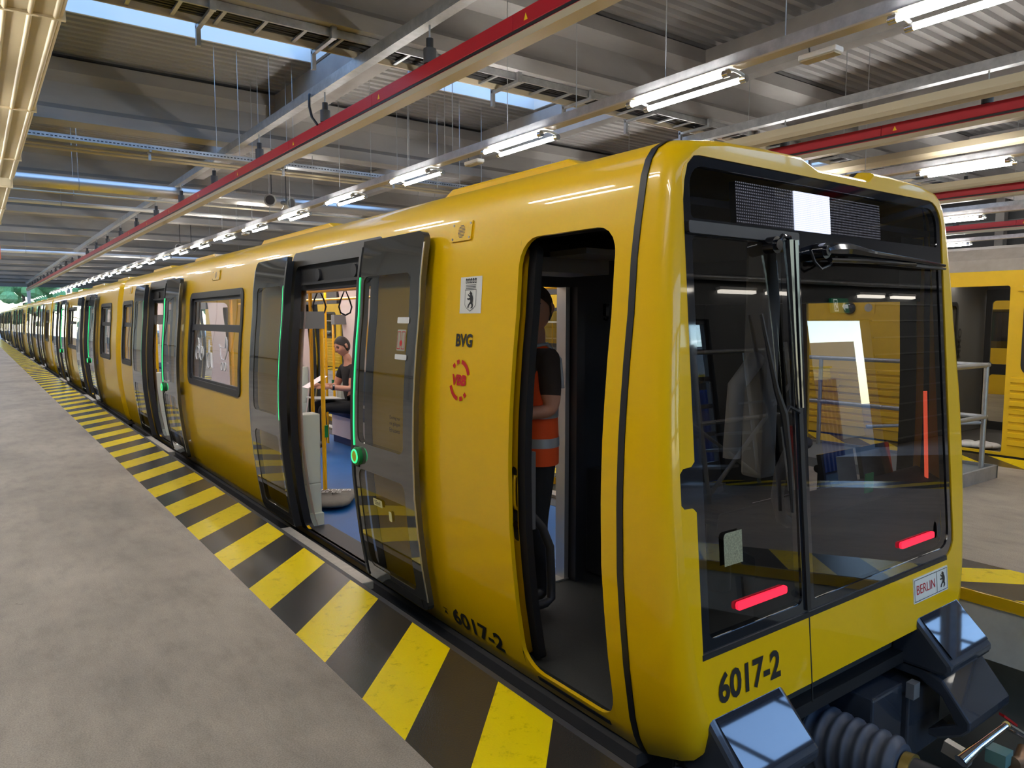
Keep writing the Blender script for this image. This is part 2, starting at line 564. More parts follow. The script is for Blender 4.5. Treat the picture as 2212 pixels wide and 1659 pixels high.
struct('floor_far_platform', MB().box(12.9, 17.5, Y0, Y1, -0.9, 0), FLOORL, 'concrete platform on the far side of the old train', 'platform')

for s, nm in ((-0.72, 'running rail on steel posts nearer the striped platform'), (0.72, 'running rail on steel posts nearer the white edge beam')):
    x = 3.26 + s
    r = thing('rail', nm, 'rail', (x, 0, -1.0), 'rails of the pit track')
    MB().prism([(x - .06, -1.13), (x + .06, -1.13), (x + .06, -1.115), (x + .012, -1.10), (x + .012, -1.04), (x + .035, -1.03), (x + .035, -1.0), (x - .035, -1.0), (x - .035, -1.03), (x - .012, -1.04), (x - .012, -1.10), (x - .06, -1.115)], 'y', Y0 + .1, 60).build('rail_head', STEELR, r)
    for k in range(8):
        y = -3.4 + 1.5 * k
        MB().box(x - .08, x + .08, y - .07, y + .07, -1.6, -1.13).build('post', STEELD, r)
for k in range(6):
    y = -3.0 + 2.1 * k
    o = MB().prism([(4.86, y), (5.00, y), (5.00, y + .02), (4.94, y + .02), (4.94, y + .12), (5.00, y + .12), (5.00, y + .14), (4.86, y + .14), (4.86, y + .12), (4.92, y + .12), (4.92, y + .02), (4.86, y + .02)], 'z', -1.6, -0.401).build('platform_support', STEELD)
    tag(o, 'steel column under the white edge beam of the platform', 'column', 'columns carrying the far platform')

# ---- walls
wl = struct('wall_left', MB().box(-7.15, -7.0, Y0, Y1, 0, 7.2), CLAD, 'pale grey panel wall of the hall', 'wall')
for k in range(26):
    MB().box(-7.0, -6.97, Y0 + 4 * k, Y0 + 4 * k + 0.12, 0, 7.0).build('panel_joint', CLADD, wl)
wr = struct('wall_right', MB().box(38, 38.2, Y0, Y1, 0, 7.2), CLADD, 'dark grey clad wall at the far side of the hall', 'wall')
for k in range(18):
    MB().box(37.94, 38, Y0, Y1, 0.4 * k, 0.4 * k + 0.06).build('cladding_rib', CLAD, wr)
for k in range(8):
    MB().box(37.5, 37.93, Y0 + 7.5 * k + 3, Y0 + 7.5 * k + 3.35, 0, 7).build('column', CONC, wr)
# front wall behind the photographer: clad wall, glazed gates, high window band
wf = struct('wall_front', MB().box(-7, 8.3, -4.2, -4.0, 3.35, 5.5).box(-7, 1.0, -4.2, -4.0, 0, 3.35).box(5.2, 8.3, -4.2, -4.0, 0, 3.35)
            .box(8.3, 9.7, -4.2, -4.0, 2.6, 5.5).box(9.7, 12.5, -4.2, -4.0, -1.1, 5.5).box(12.5, 14.7, -4.2, -4.0, 2.6, 5.5)
            .box(14.7, 38, -4.2, -4.0, 0, 5.5).box(-7, 38, -4.2, -4.0, 6.95, 7.2).box(1.0, 9.7, -4.2, -4.0, -1.75, -1.0), CLADD, 'dark clad gate wall at the end of the hall', 'wall')
for k in range(9):
    MB().box(5.25, 8.25, -4.0, -3.97, 0.35 * k + 0.1, 0.35 * k + 0.13).box(14.75, 30, -4.0, -3.97, 0.35 * k + 0.1, 0.35 * k + 0.13).build('cladding_rib', CLAD, wf)
wn = struct('window_1', MB().box(-7, 38, -4.13, -4.07, 5.5, 5.56).box(-7, 38, -4.13, -4.07, 6.89, 6.95), STEELD, 'high band of glazing above the gates', 'window')
for k in range(24):
    x = -7 + 1.96 * k
    MB().box(x, x + 0.06, -4.13, -4.07, 5.56, 6.89).build('mullion', STEELD, wn)
    if k < 23:
        MB().box(x + 0.06, x + 1.96, -4.105, -4.095, 5.56, 6.89).build('pane', PANEC, wn)
for n, (xa, xb, zb, zt, nx, nz) in enumerate(((8.3, 9.7, 0.0, 2.6, 3, 5), (1.0, 5.2, -1.0, 3.35, 5, 6))):
    d = struct('door_%d' % (n + 1), MB().box(xa, xa + .07, -4.14, -4.06, zb, zt).box(xb - .07, xb, -4.14, -4.06, zb, zt).box(xa + .07, xb - .07, -4.14, -4.06, zb, zb + .3).box(xa + .07, xb - .07, -4.14, -4.06, zt - .07, zt),
               STEELD, ('glazed gate leaf with dark glazing bars' if n == 0 else 'tall sectional gate with glazed panels over the pit track'), 'gate')
    for i in range(1, nx):
        x = xa + (xb - xa) * i / nx
        MB().box(x - .03, x + .03, -4.13, -4.07, zb + .3, zt - .07).build('glazing_bar', STEELD, d)
    for j in range(1, nz):
        z = zb + .3 + (zt - zb - .37) * j / nz
        MB().box(xa + .07, xb - .07, -4.125, -4.075, z - .035, z + .035).build('glazing_bar', STEELD, d)
    MB().box(xa + .07, xb - .07, -4.103, -4.097, zb + .3, zt - .07).build('pane', PANEC, d)
# far end of the hall
wb = struct('wall_back', MB().box(-7, 38, Y1, Y1 + .3, 5.2, 7.2), CLAD, 'lintel wall over the open far end of the hall', 'wall')
for k in range(12):
    x = -6.5 + 3.9 * k
    MB().box(x, x + .35, Y1, Y1 + .3, -1, 5.2).build('column', WHITEP, wb)
wn2 = struct('window_2', MB().box(-7, 38, Y1 + .4, Y1 + .44, 3.0, 3.06).box(-7, 38, Y1 + .4, Y1 + .44, 1.5, 1.56), STEELD, 'glazed screen at the far end of the hall', 'window')
MB().box(-7, 38, Y1 + .41, Y1 + .42, 0, 5.15).build('pane', PANEC, wn2)
struct('ground', MB().box(-60, 90, Y1 + .5, Y1 + 90, -1.2, -1.1).box(-60, 90, -60, Y0 - .25, -1.2, -1.1), ASPH, 'asphalt yard outside the hall', 'yard')

# ---- roof: concrete cross beams, ribbed sheet deck, skylights
BY = [10.2 + 8.13 * k for k in range(-2, 12)]
DZ = 7.1
for i, y in enumerate(BY):
    if y < Y0 or y > Y1:
        continue
    b = MB().prism([(y, 5.75), (y + .62, 5.75), (y + .62, 5.98), (y + .48, 6.10), (y + .48, 6.55), (y + .74, 6.72), (y + .74, 6.98), (y - .12, 6.98), (y - .12, 6.72), (y + .14, 6.55), (y + .14, 6.10), (y, 5.98)], 'x', -7, 38)
    o = b.build('ceiling_beam', CONC)
    tag(o, 'deep grey concrete cross beam under the roof deck', 'beam', 'concrete roof beams', 'structure')
SKYX = [(-4.0, 6.2), (9.2, 12.2), (22.0, 28.5)]
def ribs(mb, x0, x1, ya, yb, z):
    p, d = 0.27, 0.075
    pts = []
    y = ya
    while y < yb - 0.01:
        for (f, dz) in ((0, 0), (0.12, 0), (0.15, d), (0.24, d)):
            if y + f < yb:
                pts.append((y + f, z + dz))
        y += p
    pts.append((yb, z))
    mb.sheet(pts, 'x', x0, x1)
deck = MB()
skys = []
for y in [BY[0] - 8.13] + BY:
    ya, yb = y + .3, y + 8.13 + .3
    s0, s1 = y + 1.9, y + 5.5
    if yb < Y0:
        continue
    ya, yb = max(ya, Y0), min(yb, Y1)
    near = y < 10
    cuts = [(-4.0, 1.5)] if near else SKYX  # near bay: out-of-view skylight, added to let more daylight in
    if s0 < Y0 or s1 > Y1:
        ribs(deck, -7, 38, ya, yb, DZ)
        continue
    ribs(deck, -7, 38, ya, s0, DZ)
    ribs(deck, -7, 38, s1, yb, DZ)
    x = -7
    for a, b in cuts:
        ribs(deck, x, a, s0, s1, DZ)
        skys.append((a, b, s0, s1))
        x = b
    ribs(deck, x, 38, s0, s1, DZ)
struct('ceiling', deck, DECK, 'ribbed sheet metal roof deck between the beams', 'ceiling')
for n, (a, b, s0, s1) in enumerate(skys):
    w = struct('window_%d' % (n + 3), MB().box(a - .05, b + .05, s0 - .06, s0, DZ - .03, DZ + .35).box(a - .05, b + .05, s1, s1 + .06, DZ - .03, DZ + .35)
               .box(a - .06, a, s0, s1, DZ - .03, DZ + .35).box(b, b + .06, s0, s1, DZ - .03, DZ + .35), WHITEP, 'long skylight opening in the roof deck', 'skylight')
    MB().box(a, b, s0, s1, DZ + .30, DZ + .305).build('pane', PANEC, w)
for i, y in enumerate(BY[1:4]):
    for x in (6.2, 12.2, 18.2, 24.2):
        ya = max(y + .62, Y0)
        if x == 6.2 and y < 10:
            continue
        o = MB().prism([(x, 6.25), (x + .32, 6.25), (x + .32, 6.99), (x, 6.99)], 'y', ya, y + 8.1).build('roof_purlin', CONC)
        tag(o, 'concrete purlin running lengthwise between two roof beams', 'beam', 'lengthwise roof purlins', 'structure')

# ---- cable ladder on brackets beside the first beams
def cable_ladder(yb, label, x0, x1, zz):
    t = thing('cable_ladder', label, 'cable ladder', (x0, yb, zz))
    for yy in (yb, yb + .62):
        MB().box(x0, x1, yy, yy + .035, zz, zz + .11).build('side_rail', CREAM if yy > yb else GALV, t)
    n = int((x1 - x0) / .55)
    me = MB().box(0, .05, yb + .035, yb + .62, zz + .02, zz + .05).mesh('rung', GALV)
    for k in range(n):
        o = link('rung', me, t)
        o.matrix_parent_inverse = Matrix.Translation((x0 + .25 + .55 * k, 0, 0)) @ Matrix.Translation(-t.location)
    for j in range(6):
        path = [(x0 + (x1 - x0) * q / 12.0, yb + .10 + .082 * j + random.uniform(-.012, .012), zz + .075 + random.uniform(-.004, .01)) for q in range(13)]
        MB().tube(path, 0.022, 6).build('cable', BLK, t, 60)
    x = x0 + .6
    while x < x1:
        MB().box(x, x + .06, yb - .02, yb + .74, zz - .05, zz - .005).box(x, x + .06, yb + .70, yb + .76, zz - .27, zz + .05).box(x - .01, x + .07, yb - .08, yb - .02, zz - .05, zz + .30).build('bracket', GALV, t)
        x += 1.65
    return t
cable_ladder(10.35, 'galvanised cable ladder with black cables beside the long skylight', -4.5, 24, 5.63)
# perforated cable tray at the second beam
pt = thing('cable_tray', 'perforated galvanised cable tray crossing under the second beam', 'cable tray', (-4, 17.800, 5.270))
MB().box(-4, 24, 17.800, 18.100, 5.250, 5.255).box(-4, 24, 17.795, 17.800, 5.250, 5.350).box(-4, 24, 18.100, 18.105, 5.250, 5.350).build('tray', GALV, pt)
hm = MB()
for k in range(300):
    x = -1.0 + 0.075 * k
    hm.box(x, x + .045, 17.792, 17.796, 5.285, 5.305)
hm.build('slots', BLK, pt)['kind'] = 'stuff'
for k in range(9):
    x = -2.6 + 2.95 * k
    MB().box(x, x + .05, 17.820, 18.080, 5.210, 5.250).box(x, x + .05, 17.930, 17.980, 5.050, 5.210).build('bracket', GALV, pt)
MB().tube([(-4, 18.250, 5.200), (24, 18.250, 5.200)], .03, 8).build('conduit', CREAM, pt, 60)
MB().tube([(-4, 18.350, 5.150), (24, 18.350, 5.150)], .03, 8).build('conduit', CREAM, pt, 60)

# ---- pipes across the hall
def pipe(y, z, r, label, m):
    t = thing('ceiling_pipe', label, 'pipe', (-6.9, y, z))
    MB().tube([(-6.9, y, z), (30, y, z)], r, 20).build('pipe_run', m, t, 40)
    for k in range(6):
        x = -3 + 5.5 * k
        MB().tube([(x, y, z + r + .02), (x, y, 7.05)], .008, 5).build('hanger_rod', GALV, t)
        MB().tube([(x, y + (r + .01) * math.cos(a), z + (r + .01) * math.sin(a)) for a in [2 * PI * q / 16 for q in range(16)]], .012, 6, closed=True).build('clamp', GALV, t, 60)
    return t
pipe(23.1, 5.20, .17, 'thick pale insulated pipe crossing under the roof beams', ALU)
pipe(24.3, 5.10, .03, 'thin cream conduit beside the thick insulated pipe', CREAM)
pipe(27.9, 5.28, .07, 'slim white sprinkler main crossing under the roof beams', WHITEP)
pipe(47.0, 5.15, .09, 'white pipe crossing the hall far down the train', WHITEP)

# ---- overhead lines along the train
def busbar(xc, label_bits, y1=96.0, full=True):
    g = thing('steel_channel', 'galvanised steel channel carrying ' + label_bits, 'steel channel', (xc, Y0, 5.55))
    y = Y0 + .1
    k = 0
    while y < y1:
        ye = min(y + 5.9, y1)
        MB().prism([(xc - .08, 5.40), (xc + .08, 5.40), (xc + .08, 5.56), (xc + .07, 5.56), (xc + .07, 5.41), (xc - .07, 5.41), (xc - .07, 5.56), (xc - .08, 5.56)], 'y', y, ye).build('channel_length', GALV, g)
        MB().box(xc - .088, xc - .081, ye - .14, ye + .14, 5.43, 5.53).build('splice_plate', GALV, g)
        y = ye
        k += 1
    b = thing('busbar', label_bits[2:] if label_bits.startswith('a ') else label_bits, 'busbar', (xc, Y0, 4.7))
    y = Y0 + .15
    while y < y1:
        ye = min(y + 3.53, y1)
        MB().prism([(xc - .06, 4.735), (xc + .06, 4.735), (xc + .06, 4.91), (xc - .06, 4.91)], 'y', y + .004, ye - .004).build('red_cover', REDR, b, bevel=.006)
        if y < 30:
            MB().plate([[(0, 0), (.07, 0), (.035, .075)]], lambda a, c, d: (xc - .0625, ye - .2 - a, 4.78 + c)).build('warning_sticker', INKY, b)
        y = ye
    MB().box(xc - .055, xc + .085, Y0 + .15, y1, 4.70, 4.734).build('conductor_slot', BLK, b)
    MB().box(xc - .05, xc + .10, Y0 + .15, y1, 4.682, 4.699).build('red_lip', REDR, b)
    MB().prism([(xc - .07, 4.60), (xc + .12, 4.60), (xc + .12, 4.68), (xc + .10, 4.68), (xc + .09, 4.64), (xc + .05, 4.64), (xc + .04, 4.66), (xc - .02, 4.66), (xc - .03, 4.64), (xc - .05, 4.64), (xc - .07, 4.68)], 'y', Y0 + .15, y1).build('cable_duct', CREAM, b)
    return g, b
def hanger(xc, y):
    h = thing('busbar_hanger', 'black insulated hanger between the steel channel and the red busbar', 'hanger', (xc, y, 4.91), 'insulated busbar hangers')
    MB().tube([(xc, y, 5.23), (xc, y, 5.40)], .014, 8).build('rod', GALV, h, 60)
    MB().tube([(xc, y, 5.02), (xc, y, 5.23)], .048, 12).build('insulator', BLK, h, 60)
    MB().tube([(xc, y, 4.912), (xc, y, 5.1), (xc, y, 4.97), (xc, y, 5.02)], [.085, .085, .04, .03], 12).build('clamp', STEELD, h, 50)
    return h
XB = 5.0
busbar(XB, 'a red busbar with cream duct above the train')
h0 = hanger(XB, 5.12)
for k in range(25):
    dup(h0, (0, 3.53 * (k + 1), 0))
for n, xx in enumerate((XB + 7.85, XB + 15.7, XB + 23.55)):
    busbar(xx, ('a red busbar with cream duct above the old yellow train', 'a second red busbar beyond the old yellow train', 'the red busbar nearest the dark clad wall')[n], 40.0)
    for k in range(-1, 5):
        dup(h0, (xx - XB, 3.53 * k, 0))
# cable loop hanging from the channel
tag(MB().tube([(4.895, 12.6, 5.45), (4.85, 12.5, 5.40), (4.83, 12.45, 5.2), (4.85, 12.4, 5.02), (4.905, 12.3, 4.88)], .022, 8).build('power_cable', BLK, None, 60), 'black power cable looping down from the channel to the red busbar', 'cable')
# cream ribbed cable ducts at the right, big cream sheet duct at the left
for n, xx in enumerate((12.0, 15.6, 19.9)):
    o = MB().prism([(xx - .2, 4.86), (xx - .14, 4.80), (xx - .08, 4.83), (xx - .02, 4.80), (xx + .04, 4.83), (xx + .10, 4.80), (xx + .16, 4.83), (xx + .2, 4.86), (xx + .2, 4.98), (xx - .2, 4.98)], 'y', Y0 + .1, 60).build('cable_duct', CREAM)
    tag(o, ('cream ribbed cable duct left of the second red busbar', 'cream ribbed cable duct right of the second red busbar', 'cream ribbed cable duct before the third red busbar')[n], 'cable duct')
def big_duct(ya, yb, label):
    t = thing('ventilation_duct', label, 'duct', (.3, ya, 4.6))
    MB().prism([(-.75, 4.70), (.93, 4.70), (.93, 5.02), (-.75, 5.02)], 'y', ya, yb).build('sheet_casing', CREAMD, t, bevel=.03)
    for x in (-.55, -.3, -.05, .2, .42, .64, .86):
        MB().tube([(x, ya, 4.70), (x, yb, 4.70)], .028, 10).build('rib', CREAMD, t, 60)
    y = ya + .02
    while y < yb:
        MB().box(-.77, .95, y, y + .05, 4.672, 5.03).build('joint_flange', CREAMD, t)
        y += 4.2
    return t
big_duct(-3.5, 20.0, 'wide cream sheet metal duct with round ribs over the platform')
big_duct(21.2, 34.0, 'shorter cream sheet metal duct further along the platform')

# ---- fluorescent luminaires on trunking
def luminaire(x, ye):
    t = thing('tube_luminaire', 'twin fluorescent tube luminaire hanging from the trunking', 'lamp', (x, ye, 4.38), 'twin tube luminaires')
    for s in (-.16, .16):
        MB().tube([(x + s, ye - 1.52, 4.38), (x + s, ye - .08, 4.38)], .033, 14).build('tube', TUBE, t, 50)
        for (a, b) in ((ye - 1.60, ye - 1.52), (ye - .08, ye)):
            MB().tube([(x + s, a, 4.38), (x + s, b, 4.38)], .042, 14).build('end_cap', CHROME, t, 50)
    for y in (ye - 1.56, ye - .04):
        MB().tube([(x - .16, y, 4.42), (x - .1, y, 4.435), (x, y, 4.445), (x + .1, y, 4.435), (x + .16, y, 4.42)], .02, 8).build('bracket', WHITEP, t, 60)
    return t
def trunking(x, label, y1=97.0):
    t = thing('light_trunking', label, 'trunking', (x, Y0, 4.5))
    MB().box(x - .06, x + .06, Y0 + .1, y1, 4.49, 4.62).build('rail', GALV, t)
    MB().box(x - .085, x + .085, Y0 + .1, y1, 4.468, 4.489).build('cover_strip', CREAM, t)
    return t
ROWS = {7.24: 'trunking above the new train', 15.05: 'trunking beyond the old yellow train', 22.6: 'trunking between the second and third red busbars', 30.2: 'trunking nearest the dark clad wall', -.6: 'trunking over the near platform'}
lum0 = luminaire(7.24, .29)
lum0['label'], lum0['group'] = 'twin fluorescent tube luminaire on the ' + ROWS[7.24], 'twin tube luminaires on the ' + ROWS[7.24]
lums = []
for x, n in ((7.24, 29), (15.05, 12), (22.6, 10), (30.2, 9), (-.6, 24)):
    for k in range(0, n):
        ye = .29 + 3.41 * k
        if x == 7.24 and k == 0:
            continue
        lums.append(dup(lum0, (x - 7.24, ye - .29, 0), 'twin fluorescent tube luminaire on the ' + ROWS[x], 'twin tube luminaires on the ' + ROWS[x]))
for x, lb in ((7.24, 'long galvanised light trunking over the far platform edge'), (15.05, 'light trunking beyond the old yellow train'), (22.6, 'light trunking between the second and third red busbars'), (30.2, 'light trunking nearest the dark clad wall'), (-.6, 'light trunking over the near platform')):
    trunking(x, lb, 97.0 if x < 8 else 42.0)
# suspension chains
c0 = tag(MB().tube([(0, 0, 0), (0, 0, 2.44)], .007, 5).build('suspension_chain', GALV), 'thin steel chain holding up the light trunking', 'chain', 'suspension chains of the light trunking')
c0.location = (7.24, 1.5, 4.62)
def chain(x, y, z0, z1, lbl=None, grp=None):
    o = c0.copy()
    COL.objects.link(o)
    o.location = (x, y, z0)
    o.scale = (1, 1, (z1 - z0) / 2.44)
    if lbl:
        o['label'] = lbl
        o['group'] = grp
    return o
for k in range(16):
    chain(7.24, 1.5 + 1.705 * (k + 1), 4.62, 7.06)
for x in (15.05, 22.6):
    for k in range(8):
        chain(x, -2 + 3.41 * k, 4.62, 7.06)
for i, (x, y) in enumerate(((5.4, 17.0), (5.3, 15.9), (5.5, 17.8), (4.2, 15.9), (4.65, 15.9), (7.7, 13.4), (8.2, 13.6), (8.6, 15.9), (10.2, 16.2), (11.0, 16.4), (13.0, 9.6), (14.5, 8.4), (5.9, 16.2), (6.0, 16.9), (8.8, 16.9), (9.9, 16.8))):
    chain(x, y, 4.95, 7.13, 'loose steel chain hanging from the roof deck', 'chains hanging from the roof deck')
# horn loudspeakers
for n, (x, y, z, ax) in enumerate(((7.05, 21.2, 4.95, -1), (7.5, 21.3, 4.93, 1), (8.2, 38.0, 5.0, -1), (8.7, 38.0, 5.0, 1))):
    t = thing('horn_loudspeaker', ('horn loudspeaker facing the train on the shorter pole', 'horn loudspeaker facing along the hall on the shorter pole', 'horn loudspeaker facing the train far down the hall', 'horn loudspeaker facing along the hall far down')[n], 'loudspeaker', (x, y, z))
    d = Vector((ax * .5, -.85, -.1)).normalized()
    c = Vector((x, y, z))
    MB().tube([c + d * q for q in (-.16, -.06, 0, .10, .17, .19)], [.05, .06, .05, .10, .17, .175], 16, caps=True).build('horn', HORN, t, 50)
    MB().tube([c + d * .191, c + d * .2], .13, 16).build('mouth', BLK, t)
    MB().tube([c, (x, y, 7.12)], .015, 6).build('pole', BLK, t)
# red marker pole and pull cord far away
tag(MB().tube([(1.05, 36.5, 4.0), (1.02, 36.5, 5.75)], .045, 8).build('marker_tube', mat('faded_red_tube', lin(214, 120, 100), .6), None, 60), 'faded red tube hanging from the ceiling over the platform', 'tube')

for n, (y, lb) in enumerate(((11.3, 'slim emergency light on the trunking beside the second lamp gap'), (4.6, 'slim emergency light on the trunking near the train nose'), (25.0, 'slim emergency light on the trunking far down the train'))):
    t = thing('emergency_light', lb, 'lamp', (7.4, y, 4.38))
    MB().box(7.345, 7.50, y - .22, y + .22, 4.37, 4.43).build('housing', WHITEP, t, None, .015)
    MB().box(7.35, 7.485, y - .20, y + .20, 4.352, 4.369).build('diffuser', CREAM, t)
    MB().tube([(7.38, y + .1, 4.43), (7.36, y + .1, 4.50), (7.345, y + .1, 4.57)], .008, 6).build('supply_cable', BLK, t, 60)

# ================================================================ THE TRAIN
XC, HALF = 3.26, 1.247
PROF = [(-.204, .165), (-.16, .1375), (-.116, .1155), (-.028, .089), (.203, .0495), (.401, .0253), (.599, .0066), (.852, 0), (.94, 0), (1.116, .0044),
        (1.259, .0132), (1.435, .0275), (1.622, .0473), (1.831, .0605), (1.952, .0759), (2.073, .0957), (2.15, .108), (2.216, .132), (2.26, .165), (2.293, .22)]
PZ = [p[0] for p in PROF]
FLZ = -.105
def prof(z):
    if z <= PZ[0]:
        return PROF[0][1]
    for (a, oa), (b, ob) in zip(PROF, PROF[1:]):
        if z <= b:
            return oa + (ob - oa) * (z - a) / (b - a)
    return PROF[-1][1]
def SM(side):
    return lambda y, z, off=0.0: (XC + side * (HALF - prof(z) - off), y, z)

def side_sheet(mb, S, y0, y1, z0, z1, holes=(), off=0.0, corner=(0, 0, 0, 0), thick=0.0, reveal=0.0, back=False, dy=0.6):
    """curved panel following the car profile, with rounded holes (ya, yb, za, zb, r)"""
    ys, zs = {y0, y1}, {z0, z1}
    for z in PZ:
        if z0 < z < z1:
            zs.add(z)
    for h in holes:
        ys |= {h[0], h[1]}
        zs |= {h[2], h[3]}
    cr = [(y0, z0, 1, 1, corner[0]), (y1, z0, -1, 1, corner[1]), (y1, z1, -1, -1, corner[2]), (y0, z1, 1, -1, corner[3])]
    for cy, cz, sy, sz, r in cr:
        if r:
            ys.add(cy + sy * r)
            zs.add(cz + sz * r)
    ys = sorted(ys)
    full = []
    for a, b in zip(ys, ys[1:]):
        n = max(1, int((b - a) / dy))
        full += [a + (b - a) * i / n for i in range(n)]
    ys = full + [ys[-1]]
    zs = sorted(zs)
    skips = list(holes) + [(min(cy, cy + sy * r), max(cy, cy + sy * r), min(cz, cz + sz * r), max(cz, cz + sz * r)) for cy, cz, sy, sz, r in cr if r]
    layers = [off] + ([off + thick] if back else [])
    for of in layers:
        idx = {}
        o = len(mb.v)
        vs, fs = [], []
        def V(y, z):
            k = (round(y, 5), round(z, 5))
            if k not in idx:
                idx[k] = len(vs)
                vs.append(S(y, z, of))
            return idx[k]
        for a, b in zip(ys, ys[1:]):
            for c, d in zip(zs, zs[1:]):
                my, mz = (a + b) / 2, (c + d) / 2
                if any(h[0] < my < h[1] and h[2] < mz < h[3] for h in skips):
                    continue
                fs.append((V(a, c), V(b, c), V(b, d), V(a, d)))
        for h in holes:
            r = h[4] if len(h) > 4 else 0
            if r:
                for cy, cz, sy, sz in ((h[0], h[2], 1, 1), (h[1], h[2], -1, 1), (h[1], h[3], -1, -1), (h[0], h[3], 1, -1)):
                    arc = [(cy + sy * r * (1 - math.sin(t)), cz + sz * r * (1 - math.cos(t))) for t in [PI / 2 * k / 5 for k in range(6)]]
                    mb.add([S(cy, cz, of)] + [S(p[0], p[1], of) for p in arc], [(0, q, q + 1) for q in range(1, 6)])
        for cy, cz, sy, sz, r in cr:
            if r:
                arc = [(cy + sy * r * (1 - math.sin(t)), cz + sz * r * (1 - math.cos(t))) for t in [PI / 2 * k / 5 for k in range(6)]]
                mb.add([S(cy + sy * r, cz + sz * r, of)] + [S(p[0], p[1], of) for p in arc], [(0, q, q + 1) for q in range(1, 6)])
        mb.add(vs, fs)
    def loop(a, b, c, d, rs):
        pts = []
        base = rrect(a, b, c, d, rs)
        for p, q in zip(base, base[1:] + base[:1]):
            pts.append(p)
            if abs(p[0] - q[0]) < 1e-6 and abs(p[1] - q[1]) > .05:
                mids = [z for z in PZ if min(p[1], q[1]) + .005 < z < max(p[1], q[1]) - .005]
                if q[1] < p[1]:
                    mids = mids[::-1]
                pts += [(p[0], z) for z in mids]
        return pts
    if thick:
        lp = loop(y0, y1, z0, z1, corner)
        mb.loft([[S(y, z, off) for y, z in lp], [S(y, z, off + thick) for y, z in lp]], close=True)
    if reveal:
        for h in holes:
            lp = loop(h[0], h[1], h[2], h[3], h[4] if len(h) > 4 else 0)
            mb.loft([[S(y, z, off) for y, z in lp], [S(y, z, off + reveal) for y, z in lp]], close=True)
    return mb

def outline(d=0.0, notch=False, lift=0.0):       # cross-section of the car, left bottom -> roof -> right bottom
    left = [(HALF - o, z) for z, o in PROF] + [(HALF - .40, 2.318), (HALF - .7, 2.328)]
    if True:
        top = [(2.97, 2.328), (3.10, 2.288), (3.56, 2.288), (3.62, 2.328)]
    else:
        top = [(2.97, 2.332), (3.10, 2.334), (3.56, 2.334), (3.62, 2.332)]
    pts = [(XC - h, z) for h, z in left] + top + [(XC + h, z) for h, z in reversed(left)]
    out = []
    for x, z in pts:
        zz = 1.05 + (z - 1.05) * (1 - d * (.35 if z > 2.0 else 1) / 1.2)
        if z < .2:
            zz += lift * (.2 - z) / .404
        out.append((XC + (x - XC) * (1 - d / HALF), zz))
    return out
def yf(z):
    return 1.7545 + .085 * (z - .3515)

DZ0, DZ1 = -.10, 2.07          # door opening bottom and top
HO = .70                       # half width of a door opening
LW = .78                       # leaf width
